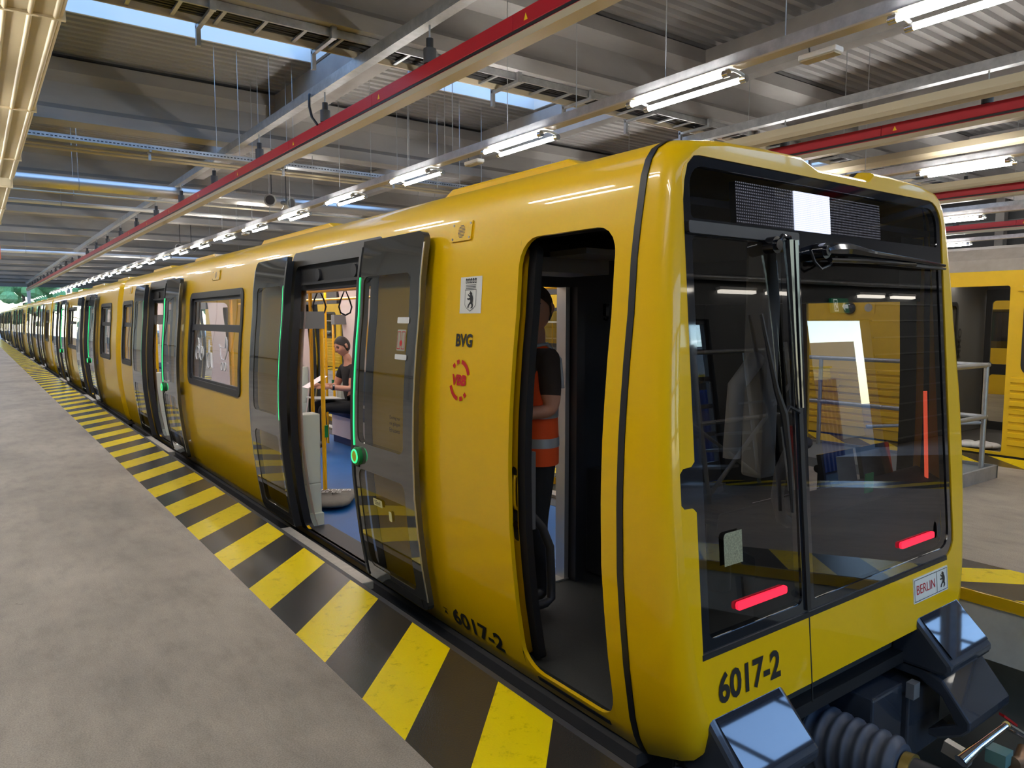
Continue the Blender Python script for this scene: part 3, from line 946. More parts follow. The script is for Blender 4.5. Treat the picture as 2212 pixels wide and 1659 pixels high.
# ---- shared door meshes, built round y = 0
def door_meshes(side):
    S = SM(side)
    M = {}
    for nm, sg in (('front', -1), ('rear', 1)):
        a, b = sorted((sg * HO, sg * (HO + LW)))
        rim = (0, .07, .07, 0) if sg > 0 else (.07, 0, 0, .07)
        inner = sg * HO
        ya, yb = a + (.06 if sg > 0 else .11), b - (.11 if sg > 0 else .06)
        up = (ya, yb, .83, 1.86, .05)
        lo = (ya, yb, .02, .66, .05)
        M[nm + '_leaf'] = side_sheet(MB(), S, a, b, DZ0 + .02, DZ1 + .015, [up, lo], -.085, rim, .04, .04, True).mesh('door_leaf', FRIT, 30)
        for q, h in (('up', up), ('lo', lo)):
            M[nm + '_' + q] = side_sheet(MB(), S, h[0] - .004, h[1] + .004, h[2] - .004, h[3] + .004, (), -.081, (.05,) * 4).mesh('pane', PANET, 30)
        e0, e1 = sorted((inner, inner - sg * .03))
        M[nm + '_seal'] = side_sheet(MB(), S, e0, e1, DZ0 + .03, DZ1 - .02, (), -.092, (0,) * 4, .055, 0, True).mesh('edge_seal', BLK, 30)
        t0, t1 = sorted((sg * (HO + LW), sg * (HO + LW + .008)))
        M[nm + '_trim'] = side_sheet(MB(), S, t0, t1, DZ0 + .09, DZ1 - .05, (), -.087, (0,) * 4, .006, 0, True).mesh('edge_trim', ALU, 30)
        g0, g1 = sorted((inner + sg * .006, inner + sg * .015))
        M[nm + '_led'] = side_sheet(MB(), S, g0, g1, .80, 1.86, (), -.0905, (0,) * 4, .004).mesh('door_light', LEDG, 30)
        yb_ = inner + sg * .075
        bb = MB()
        c = Vector(S(yb_, .74, -.086))
        ax = Vector((side, 0, 0))
        bb.tube([c, c + ax * .022, c + ax * .03], [.058, .058, .045], 20)
        M[nm + '_btn'] = bb.mesh('door_button', GREENP, 40)
        M[nm + '_ring'] = MB().tube([c + ax * .0301, c + ax * .033], .036, 18).mesh('button_face', mat('button_yellow_%d%s' % (side, nm), lin(206, 196, 40), .4) if 'button_yellow' not in MATS else MATS['button_yellow'], 40)
        M[nm + '_glow'] = MB().tube([c + ax * .0315 + Vector((0, .040 * math.cos(t), .040 * math.sin(t))) for t in [2 * PI * k / 20 for k in range(20)]], .006, 6, closed=True).mesh('button_glow', LEDG, 60)
        M[nm + '_plate'] = side_sheet(MB(), S, *sorted((inner + sg * .001, inner + sg * .07)), .665, .80, (), -.0885, (0,) * 4, .003).mesh('ribbed_plate', DPL, 30)
    fr = MB()
    side_sheet(fr, S, -HO - .10, HO + .10, DZ0 - .02, DZ1 + .05, [(-HO + .006, HO - .006, DZ0, DZ1 - .06, .05)], -.004, (.0, .0, .06, .06), .055, .06, False)
    M['frame'] = fr.mesh('door_frame', BLK, 30)
    hd = MB()
    xs = XC + side * (HALF - .112)
    hd.box(min(xs, xs - side * .10), max(xs, xs - side * .10), -HO, HO, 1.825, 2.07)
    M['header'] = hd.mesh('door_header', DPL)
    hp = MB()
    xi = xs
    for y in (-.35, .30):
        hp.tube([(xi, y, 1.93), (xi + side * .02, y, 1.93)], .045, 14)
    hp.box(min(xi, xi + side * .03), max(xi, xi + side * .03), -.6, .6, 1.86, 1.88)
    M['gear'] = hp.mesh('door_mechanism', STEELD, 40)
    st = MB()
    x0, x1 = sorted((XC + side * (HALF - .02), XC + side * (HALF + .10)))
    st.box(x0, x1, -HO - .04, HO + .12, -.16, -.105)
    M['step'] = st.mesh('door_step', ALUB)
    sill = MB()
    x0, x1 = sorted((XC + side * (HALF - .105), XC + side * (HALF - .30)))
    sill.box(x0, x1, -HO, HO, -.118, FLZ + .003)
    M['sill'] = sill.mesh('door_sill', DPL)
    return M
DM = {-1: door_meshes(-1), 1: door_meshes(1)}
def at(name, me, parent, dy, bevel=0):
    o = link(name, me, parent, bevel)
    o.matrix_parent_inverse = Matrix.Translation((0, dy, 0)) @ Matrix.Translation(-Vector(parent.location))
    return o
def sub(name, me, part):
    o = bpy.data.objects.new(name, me)
    COL.objects.link(o)
    o.parent = part
    return o
def add_door(car, y, side, near=True):
    M = DM[side]
    at('door_frame', M['frame'], car, y)
    at('door_step', M['step'], car, y, .006 if near else 0)
    at('door_sill', M['sill'], car, y)
    if near:
        at('door_header', M['header'], car, y)
        at('door_mechanism', M['gear'], car, y)
    for nm in ('front', 'rear'):
        lf = at('door_leaf', M[nm + '_leaf'], car, y)
        sub('pane', M[nm + '_up'], lf)
        sub('pane', M[nm + '_lo'], lf)
        sub('edge_seal', M[nm + '_seal'], lf)
        if near:
            sub('edge_trim', M[nm + '_trim'], lf)
            sub('door_light', M[nm + '_led'], lf)
            if nm == 'front':
                for q, n2 in (('btn', 'door_button'), ('ring', 'button_face'), ('glow', 'button_glow'), ('plate', 'ribbed_plate')):
                    sub(n2, M[nm + '_' + q], lf)

WZ0, WZ1 = .885, 1.864
def add_window(car, ya, yb, side, transom=True):
    S = SM(side)
    fr = MB()
    side_sheet(fr, S, ya - .03, yb + .03, WZ0 - .03, WZ1 + .03, [(ya + .035, yb - .035, WZ0 + .035, WZ1 - .035, .06)], -.012, (.09,) * 4, .03, .04)
    f = fr.build('window_frame', BLK, car, 30)
    fm = side_sheet(MB(), S, ya + .03, yb - .03, WZ0 + .03, WZ1 - .03, [(ya + .06, yb - .06, WZ0 + .06, 1.47, .03), (ya + .06, yb - .06, 1.54, WZ1 - .07, .03)] if transom else [(ya + .06, yb - .06, WZ0 + .06, WZ1 - .07, .03)], .012, (.06,) * 4, 0, .02)
    fm.build('inner_frame', STEELD, car, 30)
    side_sheet(MB(), S, ya + .05, yb - .05, WZ0 + .05, WZ1 - .05, (), .018).build('pane', PANEC, car, 30)

def make_car(label, ys, ye, doors, wins, cab=False, near=True):
    car = thing('subway_car', label, 'train car', (XC, (ys + ye) / 2, -1.0), 'cars of the yellow train')
    ends = []
    for side in (-1, 1):
        S = SM(side)
        holes = [(d - HO, d + HO, DZ0, DZ1, .06) for d in doors] + [(a, b, WZ0, WZ1, .08) for a, b in wins]
        if cab:
            holes.append((2.145, 2.783, -.105, 1.974, .12))
        b = MB()
        side_sheet(b, S, ys, ye, PZ[0], PZ[-1], holes, 0, (0,) * 4, 0, .022)
        b.build('side_panel', YEL, car, 25)
        ih = [(d - HO, d + HO, FLZ, 1.86) for d in doors] + [(a + .02, b2 - .02, WZ0 + .02, WZ1 - .02, .06) for a, b2 in wins]
        y_in = 3.66 if cab else ys + .05
        side_sheet(MB(), S, y_in, ye - .05, FLZ, 2.05, ih, .10, (0,) * 4, 0, 0).build('inner_wall', PINK, car, 25)
        if cab:
            side_sheet(MB(), S, 2.05, 3.60, FLZ, 2.05, [(2.145, 2.80, FLZ, 1.974)], .09).build('cab_lining', CABD, car, 25)
        for d in doors:
            add_door(car, d, side, near)
        for a, b2 in wins:
            add_window(car, a, b2, side, True)
        # sole bar below the body
        x0, x1 = sorted((XC + side * (HALF - .25), XC + side * (HALF - .13)))
        MB().box(x0, x1, ys, ye, -.27, -.212).build('sole_bar', STEELD, car)
        # raised drip groove along the cant rail
    # roof
    oo = outline()
    lo = oo[len(PROF) - 1:len(oo) - len(PROF) + 1]
    MB().sheet(lo, 'y', ys, ye).build('roof', YEL, car, 40)
    L = ye - ys
    for k, (f0, f1) in enumerate(((.05, .17), (.30, .47), (.60, .70), (.80, .93))):
        a, b = ys + L * f0, ys + L * f1
        for sx in (-1, 1):
            xa, xb = sorted((XC + sx * .45, XC + sx * .86))
            MB().prism([(a, 2.31), (b, 2.31), (b - .18, 2.385), (a + .18, 2.385)], 'x', xa, xb).build('roof_fairing', YEL, car, None, .015)
    # ends
    for y, sg in ((ys, -1), (ye, 1)):
        if cab and sg < 0:
            continue
        r0 = [(x, y, z) for x, z in outline()]
        r1 = [(x, y + sg * .10, z) for x, z in outline(.03)]
        r2 = [(x, y + sg * .22, z) for x, z in outline(.14)]
        e = MB().loft([r0, r1, r2])
        e.plate([[(p[0], p[2]) for p in r2], rrect(XC - .62, XC + .62, FLZ, 1.9, .08)], lambda a, b, d: (a, y + sg * .22, b))
        e.build('end_fairing', YEL, car, 30)
    # interior
    fy = 3.63 if cab else ys
    MB().box(XC - HALF + .16, XC + HALF - .16, fy, ye, FLZ - .03, FLZ).build('car_floor', BLUEF, car)
    MB().box(XC - HALF + .13, XC + HALF - .13, fy, ye, 2.08, 2.10).build('car_ceiling', CEILM, car)
    for sx in (-1, 1):
        MB().box(XC + sx * .55 - .06, XC + sx * .55 + .06, fy + .3, ye - .3, 2.055, 2.078).build('light_strip', STRIPL, car)
    # underframe
    MB().box(XC - .9, XC + .9, ys + .9, ye - .6, -.75, -.21).build('underframe', DPL, car)
    return car

def bellows(ya, yb):
    rows = []
    n = 14
    for k in range(n + 1):
        y = ya + (yb - ya) * k / n
        d = .20 + (.06 if k % 2 else 0)
        rows.append([(x, y, z) for x, z in outline(d)])
    return rows

D1, D2 = 5.05, 10.89
car1 = make_car('yellow end car with open doors and the cab nearest the striped platform end', 2.05, 14.02, (D1, D2), ((7.11, 9.13), (12.98, 13.85)), cab=True)
car2 = make_car('yellow middle car coupled behind the cab car', 14.55, 27.45, (18.32, 24.15), ((15.2, 16.45), (20.4, 22.45), (25.9, 27.15)))
P = 13.42
cars = [car1, car2]
names = ['yellow car coupled third from the cab car', 'yellow car coupled fourth from the cab car', 'yellow car coupled fifth from the cab car', 'yellow car coupled sixth from the cab car']
for k in range(4):
    y = 14.55 + P * (k + 1)
    d = P * (k + 1)
    cars.append(make_car(names[k], y, y + 12.9, (18.32 + d, 24.15 + d), ((15.2 + d, 16.45 + d), (20.4 + d, 22.45 + d), (25.9 + d, 27.15 + d)), near=False))
for k, c in enumerate(cars[:-1]):
    ya = 14.02 + .20 + P * k if k else 14.22
    yb = 14.55 - .20 + P * k if k else 14.35
    if k:
        ya, yb = 27.45 + P * (k - 1) + .20, 14.55 + P * k - .20
    MB().loft(bellows(ya + .025, yb - .025)).build('gangway_bellows', DPL, c, 30)

# ---------------------------------------------------------------- cab nose
n_pts = len(outline(0, True))
rings = []
for (d, dyy, lf) in ((0, None, 0), (0, .13, .06), (.008, .07, .08), (.03, .028, .10), (.06, .006, .115), (.085, 0, .125)):
    pts = outline(d, True, lf)
    rings.append([(x, (2.02 if dyy is None else yf(z) + dyy), z) for x, z in pts])
nose = MB().loft(rings)
last = [(p[0], p[2]) for p in rings[-1]]
wx0, wx1, wz0, wz1 = 2.184, 4.29, .316, 2.228
hole = rrect(wx0, wx1, wz0, wz1, (0, .11, .13, .11))
k = next(i for i in range(len(hole) - 1, -1, -1) if hole[i][0] <= wx0 + 1e-6 and hole[i][1] > 1.5)
hole = hole[:k + 1] + [(2.184, 1.06), (2.165, 1.043), (2.118, 1.04), (2.10, 1.022), (2.10, .905), (2.118, .887), (2.165, .885), (2.184, .868)] + hole[k + 1:]
FM = lambda a, b, d: (a, yf(b) + d, b)
nose.plate([last, hole], FM)
hl = [(a, b) for a, b in hole]
nose.loft([[FM(a, b, 0) for a, b in hl], [FM(a, b, .05) for a, b in hl]], close=True)
nose.build('cab_nose', YEL, car1, 30)
# black rubber seal between nose and body
so = outline()
MB().loft([[(x, 2.018, z) for x, z in so], [(x, 2.052, z) for x, z in so]]).loft([[(x, 2.018, z) for x, z in outline(-.004)], [(x, 2.052, z) for x, z in outline(-.004)]]).build('nose_seal', BLK, car1, 30)
# black windscreen mask and panes
up = rrect(2.235, 4.24, 1.985, 2.188, (.02, .02, .09, .08))
lfp = rrect(2.235, 2.855, .365, 1.918, .03)
rtp = rrect(2.945, 4.245, .365, 1.885, (.02, .09, .03, .02))
wm = MB().plate([hl, up, lfp, rtp], lambda a, b, d: FM(a, b, .006 + d), .035)
mask = wm.build('windscreen_mask', FRITB, car1)
for nm, lp in (('upper_pane', up), ('door_pane', lfp), ('driver_pane', rtp)):
    MB().plate([lp], lambda a, b, d: FM(a, b, .012)).build(nm, PANEW, mask)
MB().plate([[(2.888, -.075), (2.896, -.075), (2.896, .30), (2.888, .30)]], lambda a, b, d: FM(a, b, -.001 + d), .004).build('door_seam', BLK, car1)
MB().plate([[(2.18, .300), (4.2, .300), (4.2, .322), (2.18, .322)]], lambda a, b, d: FM(a, b, -.002 + d), .008).build('mask_sill', BLK, car1)
MB().plate([rrect(2.876, 2.905, .33, 1.92, .005)], lambda a, b, d: FM(a, b, -.004 + d), .012).build('door_gasket', BLK, car1)
MB().plate([rrect(2.20, 2.92, 1.925, 1.972, .01)], lambda a, b, d: FM(a, b, -.012 + d), .02).build('door_hood', BLK, car1)
MB().plate([rrect(2.106, 2.180, .895, 1.03, .015)], lambda a, b, d: FM(a, b, .03 + d), .012).build('grip_recess', DPL, car1)
for k in range(3):
    MB().plate([rrect(2.12 + .02 * k, 2.128 + .02 * k, .91, 1.015, .003)], lambda a, b, d: FM(a, b, .02 + d), .01).build('grip_rib', BLKG, car1)

# LED destination display behind the upper pane
def led_mat(name, col, s_on, s_off, pitch):
    m = bpy.data.materials.new(name)
    m.use_nodes = True
    nt = m.node_tree
    N, L = nt.nodes, nt.links
    b = N['Principled BSDF']
    b.inputs['Base Color'].default_value = (.01, .01, .012, 1)
    b.inputs['Roughness'].default_value = .4
    b.inputs['Emission Color'].default_value = col
    g = N.new('ShaderNodeNewGeometry')
    sp = N.new('ShaderNodeSeparateXYZ')
    L.new(g.outputs['Position'], sp.inputs[0])
    def dot(sock):
        d = N.new('ShaderNodeMath'); d.operation = 'DIVIDE'; d.inputs[1].default_value = pitch
        L.new(sock, d.inputs[0])
        f = N.new('ShaderNodeMath'); f.operation = 'FRACT'
        L.new(d.outputs[0], f.inputs[0])
        c = N.new('ShaderNodeMath'); c.operation = 'LESS_THAN'; c.inputs[1].default_value = .45
        L.new(f.outputs[0], c.inputs[0])
        return c.outputs[0]
    mu = N.new('ShaderNodeMath'); mu.operation = 'MULTIPLY'
    L.new(dot(sp.outputs[0]), mu.inputs[0])
    L.new(dot(sp.outputs[2]), mu.inputs[1])
    ma = N.new('ShaderNodeMath'); ma.operation = 'MULTIPLY_ADD'
    ma.inputs[1].default_value = s_on - s_off
    ma.inputs[2].default_value = s_off
    L.new(mu.outputs[0], ma.inputs[0])
    L.new(ma.outputs[0], b.inputs['Emission Strength'])
    return m
LED_DIM = led_mat('led_matrix_off', (.75, .78, .85, 1), .55, 0.0, .0125)
LED_ON = led_mat('led_matrix_on', (.80, .86, 1.0, 1), 8.0, 2.6, .0085)
MB().plate([rrect(2.57, 3.73, 1.994, 2.168, .005)], lambda a, b, d: FM(a, b, .05 + d), .03).build('led_display', LED_DIM, car1)
MB().plate([rrect(2.98, 3.267, 1.994, 2.168, .002)], lambda a, b, d: FM(a, b, .045 + d), .004).build('lit_display_field', LED_ON, car1)
# wipers
def fpt(x, z, d=-.03):
    return Vector((x, yf(z) + d, z))
def wiper(name, pivot, arms, blade):
    w = MB().tube([fpt(*pivot, .0), fpt(*pivot, -.05)], .035, 16).tube([fpt(*pivot, -.05), fpt(*pivot, -.062)], .022, 12).build('wiper', BLKG, car1, 40)
    for pts, r in arms:
        sub('wiper_arm', MB().tube([fpt(*p) for p in pts], r, 8).mesh('wiper_arm', BLKG, 40), w)
    for pts, r in blade:
        sub('wiper_blade', MB().tube([fpt(*p) for p in pts], r, 6).mesh('wiper_blade', BLK, 40), w)
    return w
wiper('door', (2.70, 1.905), [([(2.70, 1.905, -.05), (2.74, 1.945, -.05), (2.785, 1.94, -.05), (2.79, 1.90, -.04)], [.010, .010, .012, .020]),
                               ([(2.786, 1.93, -.045), (2.80, 1.80, -.04), (2.815, 1.55, -.035), (2.83, 1.22, -.03)], [.024, .018, .011, .009]),
                               ([(2.826, 1.93, -.045), (2.838, 1.80, -.04), (2.85, 1.55, -.035), (2.858, 1.22, -.03)], [.022, .016, .010, .009])],
      [([(2.855, 1.20, -.02), (2.82, 1.215, -.02), (2.78, 1.23, -.02), (2.745, 1.20, -.02)], .008), ([(2.615, 1.62, -.018), (2.70, 1.30, -.018), (2.745, 1.20, -.018), (2.77, 1.0, -.018), (2.775, .78, -.018)], [.007, .012, .016, .012, .007])])
wiper('driver', (3.065, 1.90), [([(3.065, 1.90, -.05), (3.13, 1.91, -.05), (3.25, 1.915, -.05), (3.5, 1.905, -.04), (3.95, 1.895, -.035), (4.24, 1.885, -.03)], [.016, .03, .03, .018, .012, .008]),
                                 ([(3.09, 1.86, -.05), (3.4, 1.87, -.04), (3.9, 1.875, -.035)], [.012, .012, .010])],
      [([(3.28, 1.885, -.02), (3.6, 1.875, -.02), (4.0, 1.872, -.02), (4.27, 1.87, -.02)], [.008, .015, .014, .006])])
MB().tube([fpt(2.99, 1.90, -.02), fpt(3.0, 1.85, -.03), fpt(3.05, 1.82, -.03), fpt(3.12, 1.84, -.03), fpt(3.18, 1.88, -.03)], .006, 6).build('washer_hose', BLK, car1, 60)
# tail lights, lettering, coat of arms plate
def lamp_bar(x0, x1, z):
    MB().plate([rrect(x0, x1, z - .016, z + .016, .012)], lambda a, b, d: FM(a, b, -.004 + d), .012).build('tail_light', LEDR, car1, label='glowing red tail light bar')
lamp_bar(2.40, 2.735, .458)
lamp_bar(3.712, 4.065, .462)
MB().plate([[(.02 * math.cos(t) + 4.13, .045 * math.sin(t) + .47) for t in [2 * PI * k / 16 for k in range(16)]]], lambda a, b, d: FM(a, b, .002)).build('sensor_window', DPL, car1)
MB().plate([rrect(2.335, 2.45, .63, .76, (.0, .0, .0, .02))], lambda a, b, d: FM(a, b, .0)).build('perforated_sticker', mat('perforated_sticker', lin(150, 148, 120), .6, var=.5, vscale=150), mask)
def letters(body, a0, a1, b0, b1, m, mapf, parent, bold=.0, name='lettering', shear=0.0):
    vs, fs = text_fit(body, a0, a1, b0, b1, bold, shear)
    return MB().add([mapf(a, b, 0) for a, b in vs], fs).build(name, m, parent)
letters('6017-2', 2.262, 2.665, .105, .228, INK, lambda a, b, d: FM(a, b, -.003), car1, .03, 'car_number')
plaq = MB().plate([rrect(3.818, 4.195, .143, .272, .004)], lambda a, b, d: FM(a, b, -.004 + d), .004).build('berlin_plate', SIGNW, car1)
FB = lambda a, b, d: FM(a, b, -.0055)
plaq_ink = MB().plate([rrect(3.826, 4.187, .151, .264, .002), rrect(3.829, 4.184, .154, .261, .002)], FB).plate([rrect(4.066, 4.0695, .154, .261, .001)], FB)
sub('border_lines', plaq_ink.mesh('border_lines', INK), plaq)
vs, fs = text_fit('BERLIN', 3.848, 4.046, .185, .232, .0)
sub('lettering', MB().add([FB(a, b, 0) for a, b in vs], fs).mesh('lettering', INKR), plaq)
sub('bear_emblem', MB().plate([[(4.095 + .075 * a, .166 + .085 * b) for a, b in BEAR]], FB).mesh('bear_emblem', INK), plaq)
# headlights, bumper horns
for sx in (-1, 1):
    xa, xb = sorted((XC + sx * .58, XC + sx * 1.06))
    hb = MB().prism([(1.86, .095), (1.775, .095), (1.745, .078), (1.552, -.125), (1.545, -.155), (1.575, -.195), (1.86, -.195)], 'x', xa, xb).build('headlight', BUMP, car1, None, .022)
    m = MB()
    m.loft([[(x, y - .006 - dd, z + .004) for (y, z, dd) in ((1.732, .058, 0), (1.677, .005, .0), (1.622, -.048, .0), (1.566, -.102, 0))] for x in [xa + .035 + (xb - xa - .07) * q / 6 for q in range(7)]])
    sub('lamp_lens', m.mesh('lamp_lens', LAMPG, 60), hb)
    ba, bb = sorted((XC + sx * .60, XC + sx * 1.08))
    MB().prism([(1.90, -.20), (1.66, -.20), (1.60, -.22), (1.462, -.385), (1.46, -.43), (1.50, -.475), (1.60, -.53), (1.66, -.53), (1.66, -.50), (1.60, -.46), (1.53, -.42), (1.60, -.31), (1.72, -.25), (1.90, -.25)], 'x', ba, bb).build('bumper_horn', BUMP, car1, None, .012)
    MB().box(ba + .02, bb - .02, 1.466, 1.52, -.402, -.392).build('reflector_strip', LEDRS if False else INKR, car1)
# under-nose equipment
MB().box(XC - 1.0, XC + 1.0, 1.95, 2.6, -.62, -.20).build('headstock', BUMP, car1, None, .01)
MB().box(3.42, 3.72, 1.72, 2.0, -.52, -.24).build('coupler_box', BUMP, car1, None, .012)
MB().box(3.74, 4.10, 1.70, 2.0, -.66, -.30).build('equipment_box', BUMP, car1, None, .012)
MB().box(3.70, 3.76, 1.66, 1.70, -.30, -.22).build('hinge_plate', GALV, car1)
MB().box(XC - 1.05, XC + 1.05, 1.785, 1.95, -.19, -.13).build('valance', BLK, car1)
path, rad = [], []
for k in range(29):
    t = k / 28
    path.append((3.26 + .03 * t, 1.93 - .42 * t, -.45 + .02 * t))
    rad.append((.150 - .03 * t) + (.014 if k % 4 in (1, 2) else -.008))
bel = MB().tube(path, rad, 28).build('coupler_bellows', mat('bellows_rubber', lin(72, 80, 96), .5), car1, 60)
sub('clamp_ring', MB().tube([(3.29, 1.50, -.43), (3.293, 1.46, -.427)], .085, 20).mesh('clamp_ring', mat('brass_ring', lin(150, 130, 70), .4, metal=.6), 50), bel)
MB().tube([(3.255, 1.98, -.45), (3.26, 1.92, -.45)], .17, 24).build('bellows_flange', STEELD, car1, 40)
cp = MB().tube([(3.29, 1.47, -.43), (3.295, 1.33, -.42), (3.30, 1.26, -.42), (3.31, 1.0, -.42), (3.31, .75, -.42)], [.075, .07, .06, .07, .08], 18).build('coupler', STEELD, car1, 40)
sub('coupler_plate', MB().obox((3.40, 1.33, -.30), (.02, 0, 0), (0, .055, .01), (0, -.006, .028)).mesh('coupler_plate', ALU), cp)
sub('valve_arm', MB().tube([(3.36, 1.30, -.31), (3.46, 1.27, -.26), (3.60, 1.22, -.19)], [.03, .018, .014], 10).tube([(3.60, 1.22, -.19), (3.70, 1.20, -.25), (3.74, 1.17, -.28)], [.018, .016, .014], 10).mesh('valve_arm', CHROME, 40), cp)
sub('red_lever', MB().obox((3.68, 1.24, -.20), (.05, -.01, -.035), (.004, .012, 0), (0, 0, .006)).mesh('red_lever', REDP), cp)
sub('valve_block', MB().box(3.50, 3.58, 1.18, 1.26, -.34, -.28).mesh('valve_block', mat('teal_block', lin(90, 130, 130), .4)), cp)
sub('fitting', MB().tube([(3.56, 1.17, -.33), (3.62, 1.16, -.34), (3.68, 1.17, -.30)], [.03, .035, .028], 12).mesh('fitting', mat('copper_fitting', lin(140, 110, 84), .4, metal=.6), 50), cp)
for j in range(3):
    MB().tube([(2.55, 1.72, -.30 - .02 * j), (2.75, 1.55, -.40 - .01 * j), (3.0, 1.40, -.43 - .02 * j), (3.25, 1.25 + .02 * j, -.42 - .02 * j), (3.5, 1.14, -.41 - .02 * j), (3.62, 1.06, -.44)], .018, 8).build('air_hose', BLK, car1, 60)
    MB().tube([(3.36 + .06 * j, 1.21 - .03 * j, -.415 - .015 * j), (3.46 + .06 * j, 1.16 - .03 * j, -.412 - .015 * j)], .023, 10).build('hose_sleeve', ALU, car1, 60)

# ---------------------------------------------------------------- side lettering and small fittings on the end car
SL = SM(-1)
SLM = lambda off: (lambda a, b, d=0: SL(-a, b, off + d))      # a runs to the right as read from the platform
def dec(loops, m, name, off=-.0025, parent=None, t=None):
    return MB().plate(loops, SLM(off), t).build(name, m, parent or car1)
crest = dec([rrect(-3.28, -3.08, 1.628, 1.815, .002)], SIGNW, 'crest_plate', -.002)
CM = SLM(-.0035)
sh = [(-3.232, 1.750), (-3.128, 1.750), (-3.128, 1.672), (-3.145, 1.655), (-3.18, 1.638), (-3.215, 1.655), (-3.232, 1.672)]
shi = [(-3.2295, 1.7475), (-3.1305, 1.7475), (-3.1305, 1.673), (-3.147, 1.657), (-3.18, 1.641), (-3.213, 1.657), (-3.2295, 1.673)]
mbq = MB().plate([sh, shi], CM)
for k in range(3):
    mbq.plate([rrect(-3.226, -3.134, 1.755 + .008 * k, 1.758 + .008 * k, .0005)], CM)
for k in range(5):
    c = -3.222 + .021 * k
    mbq.plate([[(c - .009, 1.782), (c + .009, 1.782), (c + .006, 1.795), (c + .010, 1.802), (c, 1.808), (c - .010, 1.802), (c - .006, 1.795)], [(c - .005, 1.786), (c - .002, 1.796), (c, 1.802), (c + .002, 1.796), (c + .005, 1.786)]], CM)
sub('shield_and_crown', mbq.mesh('shield_and_crown', INK), crest)
sub('bear_emblem', MB().plate([[(-3.218 + .075 * a, 1.652 + .088 * b) for a, b in BEAR]], CM).mesh('bear_emblem', INK), crest)
letters('BVG', -3.29, -3.135, 1.456, 1.524, INK, CM, car1, .035, 'operator_lettering')
letters('VBB', -3.302, -3.168, 1.255, 1.312, INKR, CM, car1, .05, 'network_lettering', .15)
lg = MB()
cy, cz = -3.232, 1.283
for (t0, t1) in ((20, 82), (96, 112), (124, 138), (200, 262), (276, 292), (304, 318)):
    a = [(cy + .098 * math.cos(math.radians(t0 + (t1 - t0) * k / 8)), cz + .108 * math.sin(math.radians(t0 + (t1 - t0) * k / 8))) for k in range(9)]
    b = [(cy + .076 * math.cos(math.radians(t0 + (t1 - t0) * k / 8)), cz + .086 * math.sin(math.radians(t0 + (t1 - t0) * k / 8))) for k in range(9)]
    lg.plate([a + b[::-1]], CM)
lg.build('network_ring_logo', INKR, car1)
letters('6017-2', -3.45, -2.955, -.112, -.012, INK, CM, car1, .03, 'car_number')
letters('Lack 15.06.2022', -6.85, -6.53, -.10, -.06, INK, CM, car1, 0, 'paint_date')
letters('Geprüft 12.05.22', -9.5, -9.15, -.10, -.065, INK, CM, car1, 0, 'inspection_note')
dec([[(-3.55, -.085), (-3.51, -.085), (-3.53, -.06)], ], INK, 'jacking_mark')
dec([rrect(-3.555, -3.505, -.055, -.05, .001)], INK, 'jacking_mark')
def side_plate(ya, yb, grille):
    t = side_sheet(MB(), SL, ya, yb, 2.007, 2.106, (), -.008, (.006,) * 4, .008).build('speaker_plate', YEL, car1, 30)
    if grille:
        m = MB()
        for k in range(9):
            z = 2.0265 + .0075 * k
            w = .034 * math.sqrt(max(.05, 1 - ((k - 4) / 4.6) ** 2))
            m.plate([rrect(-(ya + yb) / 2 - w, -(ya + yb) / 2 + w, z - .0018, z + .0018, .001)], SLM(-.0088))
        sub('grille_slots', m.mesh('grille_slots', INK), t)
    for a in (ya + .014, yb - .014):
        for z in (2.02, 2.093):
            c = Vector(SL(a, z, -.008))
            sub('screw', MB().tube([c, c - Vector((.003, 0, 0))], .006, 8).mesh('screw', ALU), t)
side_plate(3.22, 3.41, True)
side_plate(8.0, 8.28, True)
side_plate(13.2, 13.4, True)
# pictograms on the first window (bicycle, wheelchair, pram), drawn as thin white lines on the glass
PG = lambda a, b: SL(-a, b, .010)
def line(mb, pts, closed=False, r=.006):
    mb.tube([PG(a, b) for a, b in pts], r, 6, closed=closed)
def circ(cx, cz_, r, n=20, t0=0, t1=360):
    return [(cx + r * math.cos(math.radians(t0 + (t1 - t0) * k / n)), cz_ + r * math.sin(math.radians(t0 + (t1 - t0) * k / n))) for k in range(n if t1 - t0 == 360 else n + 1)]
b = MB()
line(b, circ(-8.78, 1.22, .075), True); line(b, circ(-8.60, 1.22, .075), True)
line(b, [(-8.78, 1.22), (-8.74, 1.33), (-8.64, 1.33), (-8.69, 1.22), (-8.78, 1.22)]); line(b, [(-8.69, 1.22), (-8.75, 1.38), (-8.78, 1.385)]); line(b, [(-8.60, 1.22), (-8.66, 1.38), (-8.63, 1.40)])
b.build('bicycle_pictogram', INKW, car1, 60)
b = MB()
line(b, circ(-8.27, 1.16, .085, 16, 110, 400)); b.tube([PG(-8.29, 1.405), PG(-8.29, 1.41)], .02, 10)
line(b, [(-8.29, 1.38), (-8.29, 1.24), (-8.20, 1.24), (-8.16, 1.09), (-8.13, 1.09)], r=.009); line(b, [(-8.29, 1.32), (-8.22, 1.31)], r=.007)
b.build('wheelchair_pictogram', INKW, car1, 60)
b = MB()
line(b, [(-7.85, 1.30), (-7.83, 1.23), (-7.78, 1.19), (-7.66, 1.19), (-7.60, 1.26), (-7.60, 1.33), (-7.62, 1.39), (-7.66, 1.42), (-7.66, 1.31), (-7.85, 1.31), (-7.90, 1.34)])
line(b, circ(-7.76, 1.12, .04, 14), True); line(b, circ(-7.65, 1.12, .04, 14), True)
b.build('pram_pictogram', INKW, car1, 60)
